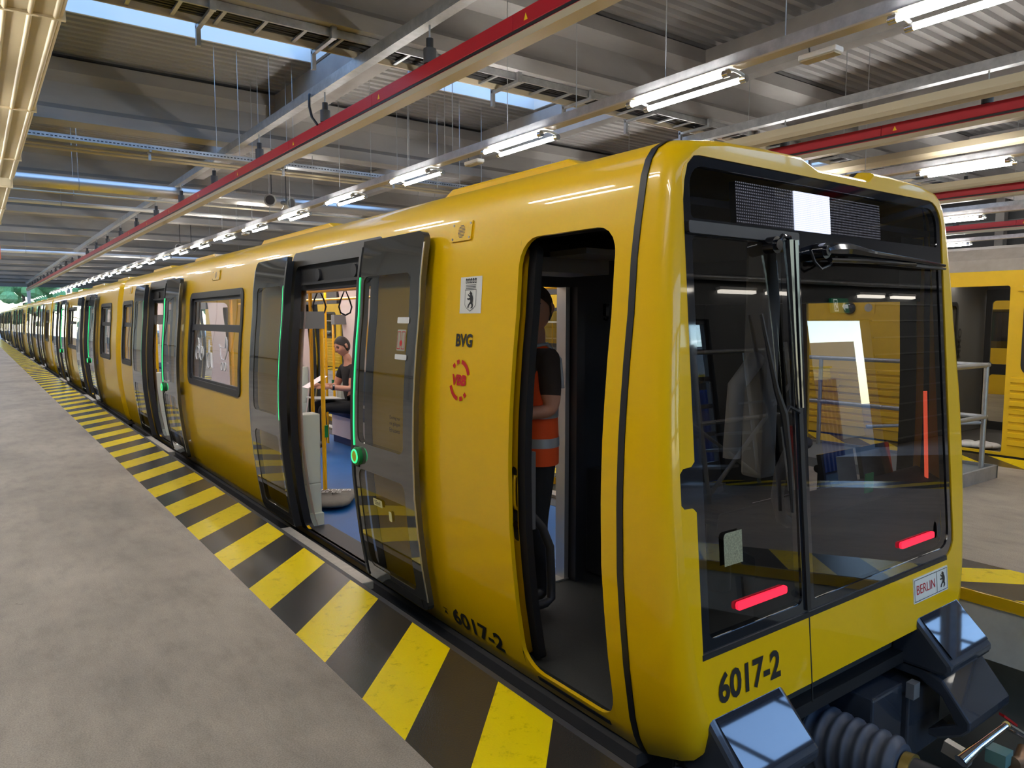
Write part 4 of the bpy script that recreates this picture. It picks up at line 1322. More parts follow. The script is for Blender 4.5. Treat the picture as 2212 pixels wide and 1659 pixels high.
# stickers on the open front leaf of the first door
SD = lambda a, b, d=0: SL(-a, b, -.090 + d)
def leaf_sticker(a0, a1, b0, b1, m, nm='door_sticker'):
    return MB().plate([rrect(a0, a1, b0, b1, .006)], SD).build(nm, m, car1)
leaf_sticker(-3.80, -3.66, 1.575, 1.61, SIGNW)
leaf_sticker(-3.80, -3.66, 1.37, 1.40, SIGNW)
st = leaf_sticker(-3.785, -3.685, 1.42, 1.54, mat('sticker_grey', lin(170, 170, 150), .5))
m = MB()
SD2 = lambda a, b, d=0: SL(-a, b, -.0915)
for x0, x1 in ((-3.78, -3.742), (-3.728, -3.69)):
    m.plate([rrect(x0, x1, 1.43, 1.53, .002), rrect(x0 + .004, x1 - .004, 1.434, 1.526, .002)], SD2)
m.plate([circ(-3.735, 1.463, .016)], SD2)
sub('door_symbol', m.mesh('door_symbol', INKR), st)
letters('Einstieg nur', -3.83, -3.70, 1.02, 1.045, INK, SD2, car1, 0, 'door_note')
letters('mit gültigem', -3.83, -3.70, .985, 1.01, INK, SD2, car1, 0, 'door_note')
letters('Fahrausweis.', -3.83, -3.70, .95, .975, INK, SD2, car1, 0, 'door_note')
leaf_sticker(-4.10, -3.98, .46, .505, mat('sticker_cream', lin(226, 220, 160), .5))
letters('SStof', -4.08, -4.0, .47, .497, INK, SD2, car1, 0, 'door_note')
leaf_sticker(-3.90, -3.865, .40, .46, MATS['sticker_cream'])

# ---------------------------------------------------------------- cab door leaf, cab interior
cl = side_sheet(MB(), SL, 2.80, 3.25, -.10, 1.955, [(2.815, 2.875, .51, .885, .02)], .075, (.10, .0, .0, .10), .03, .03, True).build('cab_door_leaf', YEL, car1, 30)
sub('edge_seal', side_sheet(MB(), SL, 2.745, 2.802, -.095, 1.95, (), .070, (.05, 0, 0, .05), .04, 0, True).mesh('edge_seal', BLK, 30), cl)
sub('grip_recess', side_sheet(MB(), SL, 2.805, 2.885, .50, .895, (), .104, (.02,) * 4).mesh('grip_recess', YEL, 30), cl)
sub('pull_handle', MB().tube([SL(2.84, .83, .10), SL(2.84, .84, .08), SL(2.84, .80, .075), SL(2.84, .70, .075), SL(2.84, .68, .08), SL(2.84, .67, .10)], .009, 8).mesh('pull_handle', YEL, 50), cl)
sub('door_lock', MB().tube([SL(2.85, .59, .104), SL(2.85, .59, .085)], .022, 14).mesh('door_lock', BLKG, 40), cl)
side_sheet(MB(), SL, 2.20, 2.70, -.150, -.126, (), -.005, (.004,) * 4, .004).build('sill_grip_strip', BLK, car1, 30)
MB().box(XC - HALF + .155, XC + HALF - .155, 1.85, 3.64, FLZ - .03, FLZ).build('cab_floor', CABF, car1)
MB().box(XC - HALF + .14, XC + HALF - .14, 2.0, 3.64, 2.06, 2.09).build('cab_ceiling', CABD, car1)
bx0, bx1 = 2.36, 3.08          # doorway in the bulkhead
MB().box(XC - HALF + .14, bx0, 3.60, 3.66, FLZ, 2.08).box(bx1, XC + HALF - .14, 3.60, 3.66, FLZ, 2.08).box(bx0, bx1, 3.60, 3.66, 1.80, 2.08).build('bulkhead', CABD, car1)
MB().box(bx1 - .035, bx1 - .001, 3.585, 3.675, FLZ, 1.80).box(bx0 + .001, bx0 + .03, 3.585, 3.675, FLZ, 1.80).build('bulkhead_door_frame', ALU, car1)
MB().box(bx0, bx1, 3.58, 3.68, FLZ + .001, FLZ + .012).build('threshold', ALU, car1)
MB().box(bx1 + .005, bx1 + .07, 3.52, 3.599, FLZ, 1.80).build('bulkhead_post', BLK, car1)
MB().box(3.24, 3.60, 3.42, 3.595, FLZ + .02, .62).build('cab_cabinet', CABD, car1, None, .01)
MB().box(3.30, 3.56, 3.40, 3.419, FLZ + .12, .40).build('cabinet_door', mat('cabinet_blue_grey', lin(46, 48, 66), .5), car1)
MB().box(3.25, 3.60, 3.405, 3.42, FLZ + .06, FLZ + .115).box(3.25, 3.29, 3.405, 3.42, FLZ + .115, .42).build('cabinet_trim', mat('cabinet_olive_trim', lin(92, 90, 30), .5), car1)
MB().box(3.38, 3.41, 3.57, 3.60, 1.62, 1.70).tube([(3.36, 3.57, 1.60), (3.36, 3.54, 1.59), (3.36, 3.53, 1.61)], .008, 6).tube([(3.43, 3.57, 1.60), (3.43, 3.54, 1.59), (3.43, 3.53, 1.61)], .008, 6).build('coat_hook', BLKG, car1)
MB().box(2.30, 3.05, 3.20, 3.55, 1.86, 1.94).prism([(2.6, 1.94), (3.05, 1.94), (3.25, 2.05), (3.20, 2.05), (3.03, 1.97), (2.6, 1.97)], 'y', 2.9, 3.2).build('overhead_duct', CABG, car1)
MB().box(2.9, 4.3, 2.3, 3.4, 1.99, 2.055).build('overhead_console', CABG, car1, None, .01)
MB().tube([(2.24, 2.98, .60), (2.29, 2.97, .59), (2.36, 2.96, .51), (2.405, 2.95, .40), (2.415, 2.95, .22), (2.415, 2.95, .12), (2.38, 2.95, .10), (2.26, 2.95, .10)], .024, 12).build('grab_handle', DPL, car1, 60)
MB().box(2.13, 2.27, 2.90, 3.0, .53, .93).build('cab_column', CABG, car1)
MB().box(2.14, 2.25, 2.91, 2.99, FLZ, .529).build('column_foot', BLK, car1)
MB().box(4.15, 4.40, 2.05, 3.55, 1.70, 2.05).build('side_header', CABD, car1)
# driver's desk, seat, posts
dk = MB().prism([(1.86, FLZ), (1.86, .70), (2.0, .76), (2.32, .62), (2.34, .50), (2.10, .45), (2.10, FLZ)], 'x', 2.98, 4.36).build('driver_desk', CABD, car1, None, .01)
sub('screen', MB().obox((3.55, 2.02, .82), (.15, 0, 0), (0, .02, .10), (0, .012, -.003)).mesh('screen', BLKG), dk)
sub('screen', MB().obox((3.92, 2.02, .82), (.15, 0, 0), (0, .02, .10), (0, .012, -.003)).mesh('screen', BLKG), dk)
sub('paper_sheet', MB().obox((3.25, 2.12, .72), (.10, 0, 0), (0, .12, -.05), (0, .0004, .001)).mesh('paper_sheet', PAPER), dk)
sub('control_lever', MB().tube([(3.70, 2.2, .66), (3.70, 2.2, .78)], .02, 10).tube([(3.66, 2.2, .79), (3.74, 2.2, .79)], .022, 10).mesh('control_lever', BLKG, 50), dk)
cs = MB().box(3.50, 3.98, 2.66, 3.12, .36, .46).build('driver_seat', CLB, car1, None, .04)
sub('seat_back', MB().obox((3.74, 3.16, .82), (.23, 0, 0), (0, .05, .0), (0, .06, .36)).mesh('seat_back', CLB), cs)
sub('seat_pedestal', MB().tube([(3.74, 2.9, FLZ), (3.74, 2.9, .36)], .08, 14).mesh('seat_pedestal', DPL, 50), cs)
sub('headrest', MB().obox((3.74, 3.24, 1.25), (.13, 0, 0), (0, .04, 0), (0, .02, .09)).mesh('headrest', CLB), cs)
MB().box(2.90, 3.02, 2.02, 2.14, .86, 1.95).build('cab_post', mat('cab_post_pale', lin(166, 164, 150), .5), car1, None, .02)
MB().tube([(2.72, 2.05, .98), (2.72, 2.05, 1.04), (2.74, 2.05, 1.30), (2.90, 2.06, 1.42)], .04, 10).build('cab_cable_trunk', MATS['cab_post_pale'], car1, 60)
MB().tube([(3.15, 1.95, 1.02), (2.98, 1.93, 1.0), (2.90, 1.92, .92), (2.88, 1.92, .80), (2.92, 1.92, .70), (3.05, 1.94, .64)], .028, 10).build('camera_monitor_arm', CABG, car1, 60)
pn = MB().box(4.02, 4.32, 3.52, 3.599, .9, 1.75).build('switch_panel', BLKG, car1)
for (x, z) in ((4.10, 1.66), (4.08, 1.54), (4.16, 1.54), (4.15, 1.42), (4.16, 1.20)):
    sub('lit_button', MB().tube([(x, 3.52, z), (x, 3.512, z)], .014, 12).mesh('lit_button', BTN if z > 1.3 else BTNY), pn)
MB().tube([(4.255, 1.93, 1.20), (4.262, 1.90, .66)], .010, 6).build('red_light_strip', LEDRS, car1)
MB().plate([rrect(3.60, 3.68, .72, .82, .004)], lambda a, b, d: (a, 1.90 + d, b), .004).build('green_notice', mat('green_note', lin(40, 180, 96), .6), car1)

# ---------------------------------------------------------------- saloon interior of the end car
def pole(car, pts, r=.018):
    return MB().tube(pts, r, 10).build('grab_pole', YPOLE, car, 60)
XL, XR = XC - HALF + .11, XC + HALF - .11
for d in (D1, D2):
    for sg in (-1, 1):
        for side in (-1, 1):
            xw = XL if side < 0 else XR
            y = d + sg * (HO + .06)
            x2 = xw - side * .16
            a, b = sorted((xw, x2))
            scr = MB().box(a, b, min(y, y + sg * .16), max(y, y + sg * .16), .24, .82).box(a, b, min(y, y + sg * .10), max(y, y + sg * .10), FLZ, .24).build('draught_screen', PALE, car1, None, .008)
            sub('grille', MB().box(*sorted((x2 - side * .0005, x2 - side * .003)), *sorted((y + sg * .02, y + sg * .08)), .0, .20).mesh('grille', DGREY), scr)
            sub('screen_foot', MB().box(a, b, *sorted((y - sg * .04, y + sg * .12)), FLZ, FLZ + .10).mesh('screen_foot', PALE), scr)
            pole(car1, [(x2 - side * .03, y, .18), (x2 - side * .03, y, 1.56), (x2, y, 1.60)])
            sub('green_button', MB().box(*sorted((x2 - side * .03, x2 - side * .06)), y - .02, y + .02, .62, .72).mesh('green_button', GREENP), scr)
            MB().box(*sorted((xw, x2 - side * .05)), *sorted((y - sg * .02, y + sg * .10)), 1.52, 1.66).build('screen_bracket', CABG, car1)
MB().box(XL + .002, XL + .03, 5.98, 6.10, 1.18, 1.52).build('emergency_panel', REDP, car1)
for x in (XC - .62, XC + .62):
    pole(car1, [(x, 3.9, 1.86), (x, 13.6, 1.86)])
for (x, y) in ((XC - .62, 6.9), (XC + .62, 6.9), (XC - .62, 8.3), (XC + .62, 8.3), (XC + .62, 9.6), (XC - .62, 9.6), (XC + .62, 12.2), (XC - .62, 12.2), (XC + .62, 4.1)):
    pole(car1, [(x, y, FLZ), (x, y, 2.08)])
MB().obox((XC - .05, 6.3, 1.98), (.55, 0, 0), (0, .9, 0), (0, .02, .03)).build('ceiling_panel', MIRR, car1)
for (x, y) in ((2.67, 6.75), (2.92, 6.72), (2.45, 6.9), (XC + .62, 10.6)):
    s_ = MB().tube([(x, y, 1.950), (x, y, 1.905), (x, y, 1.885)], [.012, .028, .018], 10).build('hand_strap', BLK, car1, 50)
    sub('strap_loop', MB().tube([(x, y, 1.885), (x - .045, y, 1.785), (x - .066, y, 1.715), (x - .05, y, 1.660), (x, y, 1.635), (x + .05, y, 1.660), (x + .066, y, 1.715), (x + .045, y, 1.785)], .0085, 8, closed=True).mesh('strap_loop', BLK, 60), s_)
    sub('strap_hanger', MB().tube([(x, y, 1.945), (x, y, 2.08)], .008, 6).mesh('strap_hanger', ALU, 60), s_)
def bench(car, side, ya, yb):
    xw = XL if side < 0 else XR
    b = MB().box(*sorted((xw - side * .02, xw - side * .46)), ya, yb, .285, .355).build('bench_seat', BLUES, car, None, .03)
    sub('bench_back', MB().box(*sorted((xw - side * .005, xw - side * .06)), ya, yb, .40, .86).mesh('bench_back', BLUES), b)
    sub('bench_box', MB().box(*sorted((xw - side * .02, xw - side * .40)), ya + .02, yb - .02, FLZ + .10, .284).mesh('bench_box', PINK), b)
    sub('bench_plinth', MB().box(*sorted((xw - side * .02, xw - side * .38)), ya + .02, yb - .02, FLZ, FLZ + .099).mesh('bench_plinth', mat('plinth_navy', lin(16, 36, 84), .6) if 'plinth_navy' not in MATS else MATS['plinth_navy']), b)
bench(car1, 1, 6.75, 9.75)
bench(car1, -1, 6.75, 7.05)
bench(car1, 1, 11.9, 13.6)
bench(car1, -1, 11.9, 13.6)
# fold-up seat seen at the foot of the picture window
MB().ball((2.35, 7.9, .92), .10, .16, .03, 14, 8).build('bicycle_saddle', BLK, car1, 60)
for k, c in enumerate(cars[1:3]):
    y = 14.55 + P * k
    for yy in (1.6, 2.4, 6.0, 7.6, 11.0, 12.2):
        pole(c, [(XC - .62, y + yy, FLZ), (XC - .62, y + yy, 2.08)])
    bench(c, 1, y + 5.2, y + 8.4)
    bench(c, -1, y + 5.2, y + 8.4)

# ================================================================ THE OLD TRAIN ON THE NEXT TRACK
OX = 9.72
OY0, OY1 = .5, 40.0
ot = thing('old_subway_train', 'older yellow train with ribbed sides standing on the next track', 'train', (10.85, 20, -1.0))
odoors = [(3.52, 4.28), (9.2, 9.96), (10.1, 10.86), (16.0, 16.8), (22.0, 22.8), (28.0, 28.8)]
owins = [(1.3, 3.34), (7.3, 8.95), (11.2, 13.2), (13.5, 15.6), (17.2, 19.2), (19.5, 21.6), (23.2, 25.2), (25.5, 27.6), (29.2, 31.2)]
def old_side(x, nm):
    loops = [[(OY0, .0), (OY1, .0), (OY1, 2.16), (OY0, 2.16)]] + [rrect(a, b, .03, 1.985, .03) for a, b in (odoors if nm == 'near' else [(3.95, 4.61)] + odoors[1:])] + [rrect(a, b, .98, 1.80, .10) for a, b in owins]
    MB().plate(loops, lambda a, b, d: (x + d, a, b), .04).build('side_wall', YEL2, ot)
old_side(OX, 'near')
old_side(12.0, 'far')
MB().plate([[(OY0 + .1, 0), (OY1, 0), (OY1, 2.09), (OY0 + .1, 2.09)], rrect(3.95, 4.61, .01, 2.0, .02)] + [rrect(a, b, .98, 1.80, .10) for a, b in owins], lambda a, b, d: (11.975 + d, a, b), .01).build('inner_lining', GREYP, ot)
segs = []
y = OY0
for a, b in odoors + [(OY1, OY1)]:
    if a - y > .3:
        segs.append((y + .06, a - .06))
    y = b
for a, b in segs:
    pts = []
    for k in range(9):
        z = .12 + .092 * k
        pts += [(OX - .002, z), (OX - .022, z + .012), (OX - .022, z + .06), (OX - .002, z + .072)]
    MB().sheet(pts, 'y', a, b).build('ribbed_panel', YEL2, ot)
MB().prism([(OX, 2.161), (OX + .03, 2.30), (OX + .25, 2.44), (OX + .8, 2.52), (11.2, 2.52), (11.8, 2.44), (12.0, 2.30), (12.04, 2.161)], 'y', OY0, OY1).build('roof', mat('old_roof_grey', lin(150, 140, 130), .7, var=.15), ot)
for a, b in owins:
    MB().plate([rrect(a - .03, b + .03, .95, 1.83, .12), rrect(a + .03, b - .03, 1.01, 1.77, .09)], lambda p, q, d: (OX - .012 + d, p, q), .02).build('window_frame', BLK, ot)
    MB().plate([rrect(a, b, .98, 1.80, .10)], lambda p, q, d: (OX + .01, p, q)).build('pane', PANEO, ot)
    MB().box(OX - .005, OX + .02, a + .03, b - .03, 1.52, 1.55).build('window_bar', ALU, ot)
    MB().plate([rrect(a, b, .98, 1.80, .10)], lambda p, q, d: (12.02, p, q)).build('pane', PANEO, ot)
MB().box(OX + .05, 12.0, OY0 + .1, OY1, -.06, -.01).build('car_floor', mat('old_floor', lin(66, 60, 54), .7), ot)
MB().box(OX + .05, 12.0, OY0 + .1, OY1, 2.10, 2.14).build('car_ceiling', GREYP, ot)
MB().box(10.8, 10.9, OY0 + .3, OY1, 2.075, 2.099).build('light_strip', STRIPL, ot)
MB().box(OX + .05, 12.0, OY0, OY0 + .06, -.06, 2.16).build('end_wall', YEL2, ot)
MB().box(OX, 12.04, OY0, OY1, -.7, -.065).build('underframe', DPL, ot)
MB().tube([(OX - .05, OY0 + .3, -.05), (OX - .05, OY1, -.05)], .03, 8).build('sill_rail', ALU, ot, 60)
# cab partition seen through the open doorway
pt_ = MB().plate([[(OX + .06, -.005), (11.95, -.005), (11.95, 2.09), (OX + .06, 2.09)], rrect(10.62, 10.98, .55, 1.80, .08)], lambda p, q, d: (p, 4.62 + d, q), .05).build('cab_partition', GREYP, ot)
sub('window_gasket', MB().plate([rrect(10.59, 11.01, .52, 1.83, .09), rrect(10.64, 10.96, .57, 1.78, .07)], lambda p, q, d: (p, 4.605 + d, q), .012).mesh('window_gasket', BLK), pt_)
sub('dark_door', MB().box(OX + .08, 10.5, 4.60, 4.619, .0, 1.95).mesh('dark_door', DGREY), pt_)
sub('door_handle', MB().tube([(10.38, 4.60, 1.02), (10.38, 4.55, 1.02), (10.22, 4.55, 1.01)], .018, 8).mesh('door_handle', INKY, 50), pt_)
sub('switch_box', MB().box(10.22, 10.42, 4.52, 4.60, 1.28, 1.78).mesh('switch_box', REDP), pt_)
sub('grab_bar', MB().tube([(10.56, 4.60, 1.0), (10.56, 4.54, 1.02), (10.56, 4.54, 1.28), (10.56, 4.60, 1.30)], .012, 8).mesh('grab_bar', INKY, 50), pt_)
dl = MB().plate([rrect(3.95, 4.61, .0, 2.02, .02), rrect(4.03, 4.53, .95, 1.86, .05), rrect(4.03, 4.53, .12, .80, .05)], lambda p, q, d: (11.9 + d, p, q), .03).build('opposite_door', DGREY, ot)
sub('pane', MB().plate([rrect(4.0, 4.56, .1, 1.9, .02)], lambda p, q, d: (11.915, p, q)).mesh('pane', PANEO), dl)
# open door leaf with graffiti lettering, hinge plate
lf_ = MB().plate([rrect(4.30, 4.98, .0, 2.0, .03), rrect(4.40, 4.88, .95, 1.86, .06)], lambda p, q, d: (OX + .06 + d, p, q), .03).build('door_leaf', GREYP, ot)
sub('pane', MB().plate([rrect(4.39, 4.89, .94, 1.87, .06)], lambda p, q, d: (OX + .075, p, q)).mesh('pane', PANEO), lf_)
vs, fs = text_fit('OMM', 0, .16, 0, .42, .02)
sub('graffiti', MB().add([(10.98 + .30 * (b / .42) * .38 + .03, 4.598, 1.05 + .42 * (1 - a / .16) * 1.0) for a, b in vs], fs).mesh('graffiti', INK), pt_)
MB().plate([[(3.44, 1.97), (3.44, 2.02), (3.30, 2.02), (3.28, 1.99), (3.30, 1.94), (3.36, 1.92), (3.44, 1.92)]], lambda p, q, d: (OX - .02 + d, p, q), .018).build('hinge_plate', YEL2, ot)
MB().tube([(OX - .022, 3.36, 1.97), (OX - .03, 3.36, 1.97)], .02, 10).build('hinge_bolt', ALU, ot)
# camera dome, loudspeaker and video sticker on the yellow side beyond the door
MB().tube([(OX - .001, 5.45, 1.745), (OX - .02, 5.45, 1.745), (OX - .05, 5.45, 1.745)], [.085, .085, .05], 20).build('camera_dome', BLKG, ot, 50)
MB().plate([rrect(5.10, 5.27, 1.665, 1.835, .01)], lambda p, q, d: (OX - .008 + d, p, q), .008).build('loudspeaker_plate', YEL2, ot)
MB().tube([(OX - .009, 5.185, 1.75), (OX - .012, 5.185, 1.75)], .055, 18).build('loudspeaker_grille', ALUB, ot)
vd = MB().plate([rrect(6.05, 6.27, 1.16, 1.36, .01)], lambda p, q, d: (OX - .006 + d, p, q), .004).build('video_sticker', INKY, ot)
eye = [(6.16 + .08 * math.cos(t), 1.26 + .042 * math.sin(t)) for t in [2 * PI * k / 20 for k in range(20)]]
eyi = [(6.16 + .068 * math.cos(t), 1.26 + .032 * math.sin(t)) for t in [2 * PI * k / 20 for k in range(20)]]
EM = lambda p, q, d: (OX - .0075, p, q)
sub('eye_symbol', MB().plate([eye, eyi], EM).plate([[(6.16 + .02 * math.cos(t), 1.26 + .02 * math.sin(t)) for t in [2 * PI * k / 14 for k in range(14)]]], EM).plate([rrect(6.08, 6.24, 1.318, 1.326, .003)], EM).mesh('eye_symbol', INK), vd)
for k in range(7):
    MB().box(OX - .03, OX - .0225, 5.55, 5.95, .42 + .06 * k, .45 + .06 * k).build('vent_louvre', YEL2, ot)
# next yellow train behind it
o2 = thing('old_subway_train', 'second older yellow train half hidden behind the first', 'train', (18.7, 20, -1.0))
MB().plate([[(-1, .0), (36, .0), (36, 2.16), (-1, 2.16)]] + [rrect(a, a + 1.7, .98, 1.80, .1) for a in (0, 2.2, 5.6, 7.8, 11.2, 13.4, 17, 19.2, 23, 26, 29)], lambda a, b, d: (17.55 + d, a, b), .04).build('side_wall', YEL2, o2)
MB().plate([[(-1, .9), (36, .9), (36, 1.9), (-1, 1.9)]], lambda a, b, d: (17.62, a, b)).build('pane', PANEK, o2)
MB().prism([(17.55, 2.161), (17.8, 2.44), (18.7, 2.52), (19.6, 2.44), (19.85, 2.161)], 'y', -1, 36).build('roof', MATS['old_roof_grey'], o2)
MB().box(17.6, 19.85, -1, 36, -.7, -.01).build('underframe', DPL, o2)
# railing platform beside the old train
rl = thing('railing_platform', 'low grey platform with galvanised tube railings beside the old train', 'railing', (8.1, 4, 0))
MB().box(7.3, 8.26, 3.05, 9.5, .0, .10).build('deck', mat('platform_deck_grey', lin(120, 128, 130), .6), rl)
MB().box(7.28, 8.28, 3.02, 3.049, .0, .13).box(8.261, 8.29, 3.02, 9.5, .0, .13).build('kick_plate', GALV, rl)
for (x, y) in ((8.15, 3.12), (8.15, 4.9), (8.15, 6.7), (8.15, 8.5), (7.36, 3.12)):
    MB().tube([(x, y, .1), (x, y, 1.14)], .024, 10).build('post', GALV, rl, 60)
for z in (1.14, .62):
    MB().tube([(7.34, 3.12, z), (8.19, 3.12, z)], .024, 10).build('rail', GALV, rl, 60)
    MB().tube([(8.15, 3.1, z), (8.15, 8.5, z)], .024, 10).build('rail', GALV, rl, 60)
MB().tube([(8.15, 3.14, .56), (7.36, 3.9, .50)], .018, 8).build('brace', GALV, rl, 60)
rg = MB()
random.seed(3)
for k in range(9):
    rg.ball((10.12 + random.uniform(-.1, .1), 3.92 + random.uniform(-.17, .17), .032), .09, .10, .04, 9, 6)
tag(rg.build('rag_heap', RAG, None, 80), 'heap of white rags in the doorway of the old train', 'rags')

# ================================================================ THINGS ALONG THE NEAR WALL (mirrored in paint and glass)
def bin_(x, y, m, ml, label):
    t = thing('wheeled_bin', label, 'bin', (x, y, 0))
    MB().loft([[(x + sx * w, y + sy * w * 1.1, z) for sx, sy in ((-1, -1), (1, -1), (1, 1), (-1, 1))] for z, w in ((.06, .22), (.95, .29))], True).poly([(x - .29, y - .32, .95), (x + .29, y - .32, .95), (x + .29, y + .32, .95), (x - .29, y + .32, .95)]).build('bin_body', m, t)
    MB().box(x - .31, x + .31, y - .34, y + .34, .955, 1.03).build('lid', ml, t, None, .02)
    for s in (-.2, .2):
        MB().tube([(x - .27, y + s - .02, .09), (x - .27, y + s + .02, .09)], .09, 14).build('wheel', BLK, t)
bin_(-3.2, 5.2, BING, BINY, 'dark green wheeled bin with yellow lid by the workbench')
bin_(-3.2, 6.3, BINY, BINY, 'yellow wheeled bin by the workbench')
wbn = thing('workbench', 'wooden workbench with steel legs at the near wall', 'workbench', (-3.4, 8.6, 0))
MB().box(-3.8, -3.0, 7.3, 9.9, .86, .92).build('top', WOODM, wbn)
for x in (-3.75, -3.1):
    for y in (7.4, 9.8):
        MB().box(x, x + .06, y - .03, y + .03, 0, .86).build('leg', STEELD, wbn)
r2 = MB()
for k in range(12):
    r2.ball((-3.4 + random.uniform(-.2, .2), 7.9 + random.uniform(-.4, .4), .985 + random.uniform(0, .07)), .13, .15, .06, 9, 6)
tag(r2.build('rag_heap', RAG, None, 80), 'heap of white rags on the wooden workbench', 'rags')
tag(MB().tube([(-6.85, -3, 1.15), (-6.85, 60, 1.15)], .04, 8).build('wall_handrail', STEELD, None, 60), 'dark handrail along the pale grey wall', 'handrail')
hy = thing('fire_hydrant_box', 'red fire box on the pale grey wall', 'fire box', (-6.9, 12, 1.4))
MB().box(-6.96, -6.75, 11.7, 12.3, 1.1, 1.8).build('cabinet', REDP, hy)
MB().box(-6.749, -6.74, 11.76, 12.24, 1.16, 1.74).build('cabinet_door', REDP, hy)

# gate wall fittings behind the photographer
for k, x in enumerate((8.8, 10.45, 11.75, 14.8, 16.1)):
    t = thing('batten_light', 'slim batten light under the high windows of the gate wall', 'lamp', (x, -3.9, 3.05), 'batten lights on the gate wall')
    MB().box(x - .5, x + .5, -3.99, -3.90, 3.08, 3.13).build('housing', WHITEP, t)
    MB().box(x - .47, x + .47, -3.985, -3.905, 3.03, 3.079).build('diffuser', BATT, t)
ex = thing('exit_sign', 'green emergency exit sign with white arrow and running figure', 'sign', (13.6, -3.9, 2.85))
MB().box(13.3, 13.9, -3.99, -3.94, 2.72, 3.0).build('sign_box', SIGNG, ex)
XM = lambda a, b, d: (13.6 - a, -3.935, b)
MB().plate([[(.04, 2.84), (.14, 2.93), (.14, 2.88), (.26, 2.88), (.26, 2.80), (.14, 2.80), (.14, 2.75)]], lambda a, b, d: (13.6 + a, -3.935, b)).build('arrow', emit('sign_white_glow', (.9, 1, .95, 1), 1.2), ex)
MB().plate([[(13.36, 2.74), (13.50, 2.74), (13.50, 2.98), (13.36, 2.98)], [(13.38, 2.76), (13.48, 2.76), (13.48, 2.96), (13.38, 2.96)]], lambda a, b, d: (a, -3.935, b)).plate([[(13.40, 2.77), (13.42, 2.77), (13.44, 2.83), (13.47, 2.80), (13.48, 2.82), (13.45, 2.88), (13.45, 2.92), (13.41, 2.92), (13.39, 2.86), (13.42, 2.86)]], lambda a, b, d: (a, -3.935, b)).build('running_figure', MATS['sign_white_glow'], ex)
tag(MB().tube([(5.3, -3.85, 3.25), (20, -3.85, 3.3)], .05, 8).build('wall_pipe', GALV, None, 60), 'galvanised pipe along the gate wall above the battens', 'pipe')
sf = thing('scaffold_stair', 'galvanised scaffold stair in front of the gate wall', 'scaffold', (8, -2.5, 0))
for (a, b) in (((7.3, -2.4, 0), (7.3, -2.4, 2.0)), ((9.3, -2.4, 0), (9.3, -2.4, 2.0)), ((7.3, -3.1, 0), (7.3, -3.1, 2.0)), ((9.3, -3.1, 0), (9.3, -3.1, 2.0)), ((7.3, -2.4, 0.1), (9.3, -2.4, 1.4)), ((7.3, -2.4, 1.0), (9.3, -2.4, 1.0)), ((7.3, -2.4, 1.9), (9.3, -2.4, 1.9)), ((7.3, -3.1, 1.4), (9.3, -3.1, .1))):
    MB().tube([a, b], .028, 8).build('scaffold_tube', GALV, sf, 60)
for k in range(6):
    MB().box(7.45 + .3 * k, 7.72 + .3 * k, -3.05, -2.45, .18 + .2 * k, .21 + .2 * k).build('tread', GALV, sf)
bp_ = thing('warning_board', 'red and white warning board leaning by the scaffold stair', 'board', (8.6, -2.0, 0))
for k in range(3):
    MB().box(8.4 + .12 * k, 8.52 + .12 * k, -2.02, -1.99, .02, .85).build('stripe_panel', REDP if k == 1 else WHITEP, bp_)
# yard outside: container, building, trees
cn = thing('shipping_container', 'blue corrugated shipping container in the yard', 'container', (16, -9, -1.1))
pts = []
for k in range(40):
    pts += [(12.2 + .2 * k, -8.0), (12.28 + .2 * k, -8.0), (12.30 + .2 * k, -8.06), (12.38 + .2 * k, -8.06)]
MB().prism(pts + [(20.2, -10.4), (12.2, -10.4)], 'z', -1.05, 1.55).build('corrugated_body', CONTB, cn)
bd = thing('site_building', 'pale low building with a window in the yard', 'building', (20, -16, -1.1))
MB().box(12, 34, -20, -15, -1.1, 3.4).build('wall', CONTW, bd)
for k in range(5):
    MB().box(13 + 4.2 * k, 14.8 + 4.2 * k, -15, -14.96, .8, 2.2).build('window', PANEK, bd)
    MB().box(12.9 + 4.2 * k, 14.9 + 4.2 * k, -14.95, -14.9, .7, .8).box(12.9 + 4.2 * k, 14.9 + 4.2 * k, -14.95, -14.9, 2.2, 2.3).build('window_trim', BINY, bd)
def tree(x, y, h, label, seed):
    random.seed(seed)
    t = thing('leafy_tree', label, 'tree', (x, y, -1.1), 'trees beyond the far end of the hall' if y > 50 else 'trees in the yard before the gate wall')
    MB().tube([(x, y, -1.1), (x + .1, y, h * .3), (x, y, h * .55)], [.25, .2, .12], 8).build('trunk', BARK, t, 60)
    m = MB()
    for k in range(60):
        a, r, z = random.uniform(0, 2 * PI), random.uniform(0, 1) ** .5 * h * .36, random.uniform(.18, 1.0)
        rr = h * .10 * random.uniform(.6, 1.3)
        s = math.sin(PI * min(1, max(.12, z))) ** .5 if z < 1 else .2
        m.ball((x + r * s * math.cos(a), y + r * s * math.sin(a), z * h), rr, rr, rr * .8, 7, 5)
    m.build('crown', LEAF, t)
for k in range(9):
    tree(-20 + 8.5 * k + (k % 3) * .5, 112 + (k * 7 % 5) * 2.2, 8 + (k * 5 % 4), 'leafy green tree beyond the far end of the hall', k)
for k in range(3):
    tree(6 + 9 * k, -28 - 3 * k, 7 + k, 'leafy green tree in the yard before the gate wall', 40 + k)

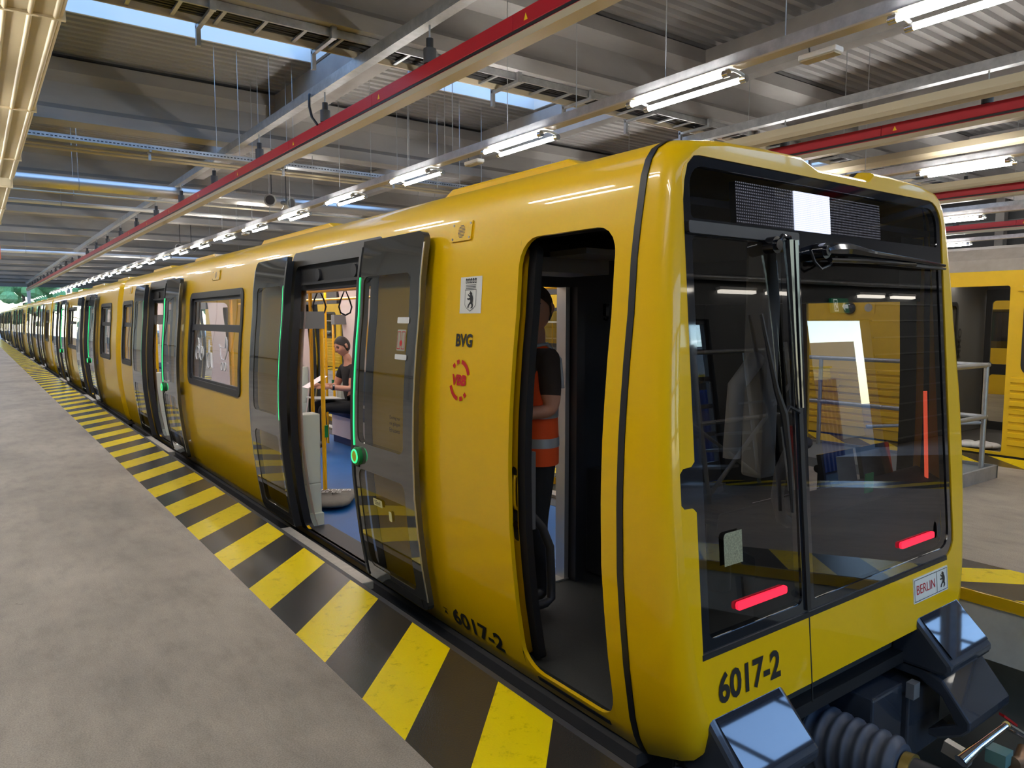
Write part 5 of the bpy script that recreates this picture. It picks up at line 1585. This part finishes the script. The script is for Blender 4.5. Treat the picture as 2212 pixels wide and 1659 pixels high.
# ================================================================ THINGS IN THE TRAIN AND THE PEOPLE
sb = thing('sandbag', 'grey fabric test weight bag lying on the blue train floor', 'bag', (2.62, 6.40, FLZ))
m = MB()
rows = []
for j in range(9):
    t = j / 8
    row = []
    for i in range(20):
        a = 2 * PI * i / 20
        ca, sa = math.cos(a), math.sin(a)
        q = 1 / max(abs(ca) ** 4 + abs(sa) ** 4, .2) ** .25
        s = math.sin(PI * (.08 + .92 * t) / 1.0) if False else (1 - abs(2 * t - 1) ** 2.6) ** .5
        s = max(s, .05)
        u, v = .30 * q * ca * s, .20 * q * sa * s
        row.append((2.62 + u * .55 - v * .85, 6.40 + u * .85 + v * .55, FLZ + .004 + .115 * t * (1 - .25 * (ca * ca))))
    rows.append(row)
m.loft(rows, True)
bagm = m.build('bag_body', BAG, sb, 70)
for txt, a0, a1, b0, b1 in (('STADLER', -.17, .17, .01, .07), ('25 KG', -.09, .09, -.07, -.02)):
    vs, fs = text_fit(txt, a0, a1, b0, b1, .01)
    # read from the platform door: text runs along +x / -y, letters' tops point away from the door
    MB().add([(2.62 + a * .80 + b * .60, 6.40 - a * .60 + b * .80, FLZ + .117) for a, b in vs], fs).build('lettering', INKW, sb)

def skin_body(name, J, E, parent, mats):
    me = bpy.data.meshes.new(name + '_skeleton')
    keys = list(J)
    me.from_pydata([J[k][0] for k in keys], [(keys.index(a), keys.index(b)) for a, b, t in E], [])
    ob = bpy.data.objects.new(name, me)
    COL.objects.link(ob)
    sm = ob.modifiers.new('skin', 'SKIN')
    sm.use_smooth_shade = True
    for i, k in enumerate(keys):
        r = J[k][1]
        sv = me.skin_vertices[0].data[i]
        sv.radius = r if isinstance(r, tuple) else (r, r)
        sv.use_root = (k == 'pelvis')
    ss = ob.modifiers.new('subdiv', 'SUBSURF')
    ss.levels = ss.render_levels = 2
    dg = bpy.context.evaluated_depsgraph_get()
    ev = bpy.data.meshes.new_from_object(ob.evaluated_get(dg))
    vs = [tuple(v.co) for v in ev.vertices]
    fs = [tuple(p.vertices) for p in ev.polygons]
    mi = []
    segs = [(Vector(J[a][0]), Vector(J[b][0]), t) for a, b, t in E]
    for f in fs:
        c = sum((Vector(vs[i]) for i in f), Vector()) / len(f)
        best, bt = 1e9, 0
        for a, b, t in segs:
            d = b - a
            u = max(0, min(1, (c - a).dot(d) / max(d.dot(d), 1e-9)))
            q = (c - a - d * u).length
            if q < best:
                best, bt = q, t
        mi.append(bt)
    bpy.data.objects.remove(ob)
    bpy.data.meshes.remove(ev)
    return vs, fs, mi

def head_mesh(c, fwd, s=1.0, pitch=0.0):
    f = Vector((fwd[0], fwd[1], 0)).normalized()
    f = Vector((f.x * math.cos(pitch), f.y * math.cos(pitch), -math.sin(pitch)))
    r = f.cross(Vector((0, 0, 1))).normalized()
    u = r.cross(f)
    c = Vector(c)
    W = lambda x, y, z: tuple(c + (r * x + f * y + u * z) * s)
    nu, nv = 44, 34
    def surf(a, b, grow=0.0):
        x, y, z = .076 * math.cos(b) * math.cos(a), .096 * math.cos(b) * math.sin(a), .120 * math.sin(b)
        low = max(0, -z / .12)
        x *= 1 - .30 * low ** 1.5
        if y > 0:
            y *= 1 - .06 * low
        else:
            y *= 1 - .30 * low ** 1.3
        g = lambda x0, z0, sx, sz: math.exp(-((x - x0) / sx) ** 2 - ((z - z0) / sz) ** 2)
        if y > .02:
            y += .020 * g(0, -.018, .013, .022) + .010 * g(0, .012, .010, .026)
            y += .007 * g(0, .034, .045, .010) - .012 * (g(.031, .014, .016, .012) + g(-.031, .014, .016, .012))
            y += .006 * g(0, -.060, .024, .008) - .004 * g(0, -.050, .03, .005) + .010 * g(0, -.098, .024, .018)
            y += .004 * (g(.045, -.015, .018, .02) + g(-.045, -.015, .018, .02))
        k = 1 + grow
        return (x * k, y * k, z * k)
    m = MB()
    rows = [[W(*surf(2 * PI * i / nu, -PI / 2 + PI * j / nv)) for i in range(nu)] for j in range(nv + 1)]
    m.loft(rows, True)
    for sx in (-1, 1):       # ears
        rows = []
        for q in range(7):
            t = q / 6
            rows.append([W(sx * (.070 + .018 * math.sin(PI * t) * (.6 + .4 * math.sin(w)) + .004), -.010 + .016 * math.cos(w) - .012 * t * 0, .002 + (.030 * (1 - 2 * t)) + .004 * math.sin(w)) for w in [2 * PI * k / 10 for k in range(10)]])
        m.loft(rows, True)
    hair = MB()
    rows = []
    for j in range(14):
        b = PI / 2 - (PI / 2 + .55) * j / 13 if True else 0
        row = []
        for i in range(nu):
            a = 2 * PI * i / nu
            # hairline: high at the forehead, low at the nape
            fr_ = max(0, math.sin(a)) ** 0.7 if math.sin(a) > 0 else 0
            lim = .62 * fr_ - .55 * (1 - fr_) * (1 if math.sin(a) < .25 else .4)
            bb = max(b, lim)
            row.append(W(*surf(a, bb, .055 + .02 * math.sin(7 * a) * .3)))
        rows.append(row)
    hair.loft(rows, True)
    eyes, brows = MB(), MB()
    for sx in (-1, 1):
        cx = W(sx * .031, .078, .013)
        eyes.ball(cx, .0105 * s, .0105 * s, .0075 * s, 8, 6)
        brows.tube([W(sx * .014, .090, .031), W(sx * .030, .089, .036), W(sx * .048, .076, .030)], [.004 * s, .005 * s, .003 * s], 6)
    lips = MB().tube([W(-.022, .077, -.057), W(0, .088, -.056), W(.022, .077, -.057)], [.003 * s, .005 * s, .003 * s], 6)
    return m, hair, eyes, brows, lips

def hand(mb, wrist, d, palm_n, s=1.0, curl=.5):
    d, n = Vector(d).normalized(), Vector(palm_n).normalized()
    side = d.cross(n).normalized()
    w = Vector(wrist)
    mb.tube([w, w + d * .03 * s, w + d * .06 * s, w + d * .085 * s], [.022 * s, .030 * s, .034 * s, .030 * s], 10)
    for k, (off, ln) in enumerate(((-.027, .068), (-.009, .078), (.009, .073), (.027, .056))):
        p = w + d * .08 * s + side * off * s
        a = d
        pts = [p]
        for q in range(3):
            a = (a + n * curl * .45).normalized()
            pts.append(pts[-1] + a * ln * s / 3)
        mb.tube(pts, [.0095 * s, .009 * s, .008 * s, .006 * s], 8)
    p = w + d * .025 * s - side * .028 * s
    mb.tube([p, p + (d * .6 - side * .7 + n * .3).normalized() * .035 * s, p + (d * .9 - side * .5 + n * .6).normalized() * .068 * s], [.013 * s, .011 * s, .008 * s], 8)

def person(label, loc, J, E, mats, headc, fwd, hs, pitch, hair_m, hands, loc_z=0):
    t = thing('person', label, 'person', loc)
    vs, fs, mi = skin_body('body', J, E, t, mats)
    hm, hair, eyes, brows, lips = head_mesh(headc, fwd, hs, pitch)
    for hd in hands:
        hand(hm, *hd)
    o = len(vs)
    vs = vs + hm.v
    fs = fs + [tuple(i + o for i in f) for f in hm.f]
    mi = mi + [0] * len(hm.f)
    me = bpy.data.meshes.new('body')
    me.from_pydata(vs, [], fs)
    for m_ in mats:
        me.materials.append(m_)
    me.polygons.foreach_set('material_index', mi)
    bm = bmesh.new(); bm.from_mesh(me); bmesh.ops.recalc_face_normals(bm, faces=bm.faces); bm.to_mesh(me); bm.free()
    me.shade_smooth()
    link('body', me, t)
    hair.build('hair', hair_m, t, 80)
    eyes.build('eyes', INK, t, 80)
    brows.build('eyebrows', hair_m, t, 80)
    lips.build('mouth', mat('lip_skin_%d' % len(MATS), lin(176, 104, 92), .5), t, 80)
    return t

# seated man facing the platform side (-x), reading papers
sx, sy = 4.06, 9.08
J = {'pelvis': ((sx, sy, .47), (.15, .13)), 'belly': ((sx - .02, sy, .62), (.125, .15)), 'chest': ((sx - .05, sy, .84), (.125, .165)), 'neckb': ((sx - .07, sy, 1.00), .085), 'neck': ((sx - .10, sy, 1.08), .052), 'nape': ((sx - .125, sy, 1.16), .05)}
E = [('pelvis', 'belly', 1), ('belly', 'chest', 1), ('chest', 'neckb', 1), ('neckb', 'neck', 0), ('neck', 'nape', 0)]
for n_, s in (('L', 1), ('R', -1)):
    yy = sy - s * .0
    J['sh' + n_] = ((sx - .07, sy - s * .185, .965), .072)
    J['el' + n_] = ((sx - .16, sy - s * .25, .70), .048)
    J['wr' + n_] = ((sx - .42, sy - s * .15, .73), .030)
    J['slv' + n_] = ((sx - .12, sy - s * .22, .82), .064)
    J['hip' + n_] = ((sx - .05, sy - s * .10, .44), .10)
    J['kn' + n_] = ((sx - .52, sy - s * .13, .475 + (.03 if s < 0 else 0)), .066)
    J['an' + n_] = ((sx - .50 + (.0 if s > 0 else .10), sy - s * .13, .02), .045)
    J['to' + n_] = ((sx - .68 + (.0 if s > 0 else .10), sy - s * .14, -.062), .038)
    E += [('chest', 'sh' + n_, 1), ('sh' + n_, 'slv' + n_, 1), ('slv' + n_, 'el' + n_, 0), ('el' + n_, 'wr' + n_, 0), ('pelvis', 'hip' + n_, 1), ('hip' + n_, 'kn' + n_, 1), ('kn' + n_, 'an' + n_, 1), ('an' + n_, 'to' + n_, 2)]
man = person('seated person in black clothes reading papers on the blue bench', (sx, sy, FLZ), J, E, [SKIN, CLB, mat('black_boot_leather', lin(22, 20, 20), .4)], (sx - .165, sy, 1.245), (-1, -.12, 0), 1.08, .42, HAIR,
             [((sx - .42, sy - .15, .73), (-.9, .25, .1), (0, .3, -1), 1.05, .5), ((sx - .42, sy + .15, .73), (-.9, -.25, .1), (0, -.3, -1), 1.05, .5)])
MB().tube([(sx - .385, sy - .165, .729), (sx - .36, sy - .172, .728)], .040, 14).build('wristwatch', BLKG, man, 60)
tag(MB().obox((sx - .56, sy - .02, .80), (.13, 0, .07), (0, .105, 0), (-.0007, 0, .0013)).build('paper_sheets', PAPER), 'pale printed sheets held by the seated person', 'papers')
tag(MB().obox((sx - .44, sy - .02, .585), (.19, 0, -.01), (0, .14, 0), (0, 0, .006)).build('folder', SIGNW), 'white folder lying on the lap of the seated person', 'folder')

# standing man in the cab doorway, orange vest
hx, hy_ = 2.66, 3.44
fz = FLZ
bf = Vector((-.93, .14, 0)).normalized()       # body faces the platform side
br = Vector((bf.y, -bf.x, 0)) * 1.0             # his right
def B(f, r, z):
    p = Vector((hx, hy_, 0)) + bf * f + br * r
    return (p.x, p.y, fz + z)
J = {'pelvis': (B(-.02, 0, .98), (.115, .15)), 'belly': (B(0, 0, 1.14), (.11, .15)), 'chest': (B(0, 0, 1.36), (.12, .175)), 'neckb': (B(-.01, 0, 1.52), .09), 'neck': (B(-.03, 0, 1.60), .056), 'nape': (B(-.045, 0, 1.68), .052)}
E = [('pelvis', 'belly', 1), ('belly', 'chest', 1), ('chest', 'neckb', 1), ('neckb', 'neck', 0), ('neck', 'nape', 0)]
for n_, s in (('L', -1), ('R', 1)):
    J['sh' + n_] = (B(-.01, s * .18, 1.48), .078)
    J['slv' + n_] = (B(-.01, s * .205, 1.27), .066)
    J['el' + n_] = (B(-.01, s * .215, 1.18), .050)
    J['wr' + n_] = (B(.20, s * .16, 1.17), .034)
    J['hip' + n_] = (B(-.01, s * .10, .92), .105)
    J['kn' + n_] = (B(.03, s * .11, .50), .070)
    J['an' + n_] = (B(-.02, s * .11, .09), .052)
    J['to' + n_] = (B(.15, s * .13, .045), .042)
    E += [('chest', 'sh' + n_, 1), ('sh' + n_, 'slv' + n_, 1), ('slv' + n_, 'el' + n_, 0), ('el' + n_, 'wr' + n_, 0), ('pelvis', 'hip' + n_, 2), ('hip' + n_, 'kn' + n_, 2), ('kn' + n_, 'an' + n_, 2), ('an' + n_, 'to' + n_, 3)]
hd1 = (B(.20, -.16, 1.17), bf * 1.0 + br * .5, (0, 0, -1), 1.05, .6)
hd2 = (B(.20, .16, 1.17), bf * 1.0 - br * .5, (0, 0, -1), 1.05, .6)
man2 = person('standing person in an orange safety vest inside the open cab door', (hx, hy_, FLZ), J, E, [SKIN, CLD, CLB, MATS['black_boot_leather']], B(-.045, 0, 1.765), (-.93, -.50, 0), 1.06, .05, HAIR2, [hd1, hd2])
def torso_ring(z, rf, rs, n=28, f0=0):
    return [B(f0 + rf * math.cos(2 * PI * i / n), rs * math.sin(2 * PI * i / n), z) for i in range(n)]
vest = MB().loft([torso_ring(.86, .145, .205), torso_ring(.98, .145, .205), torso_ring(1.14, .14, .195), torso_ring(1.32, .145, .19), torso_ring(1.44, .14, .185), torso_ring(1.52, .11, .165), torso_ring(1.56, .085, .12)], True).build('safety_vest', VEST, man2, 60)
sub('reflective_band', MB().loft([torso_ring(.965, .148, .208), torso_ring(1.02, .147, .206)], True).mesh('reflective_band', REFL, 60), vest)
sub('reflective_band', MB().loft([torso_ring(1.135, .143, .198), torso_ring(1.19, .144, .20)], True).mesh('reflective_band', REFL, 60), vest)
for s in (-1, 1):
    sub('shoulder_band', MB().tube([B(.13, s * .12, 1.30), B(.12, s * .12, 1.46), B(.06, s * .125, 1.55), B(-.03, s * .125, 1.56), B(-.12, s * .12, 1.47), B(-.14, s * .12, 1.30)], .013, 8).mesh('shoulder_band', REFL, 60), vest)
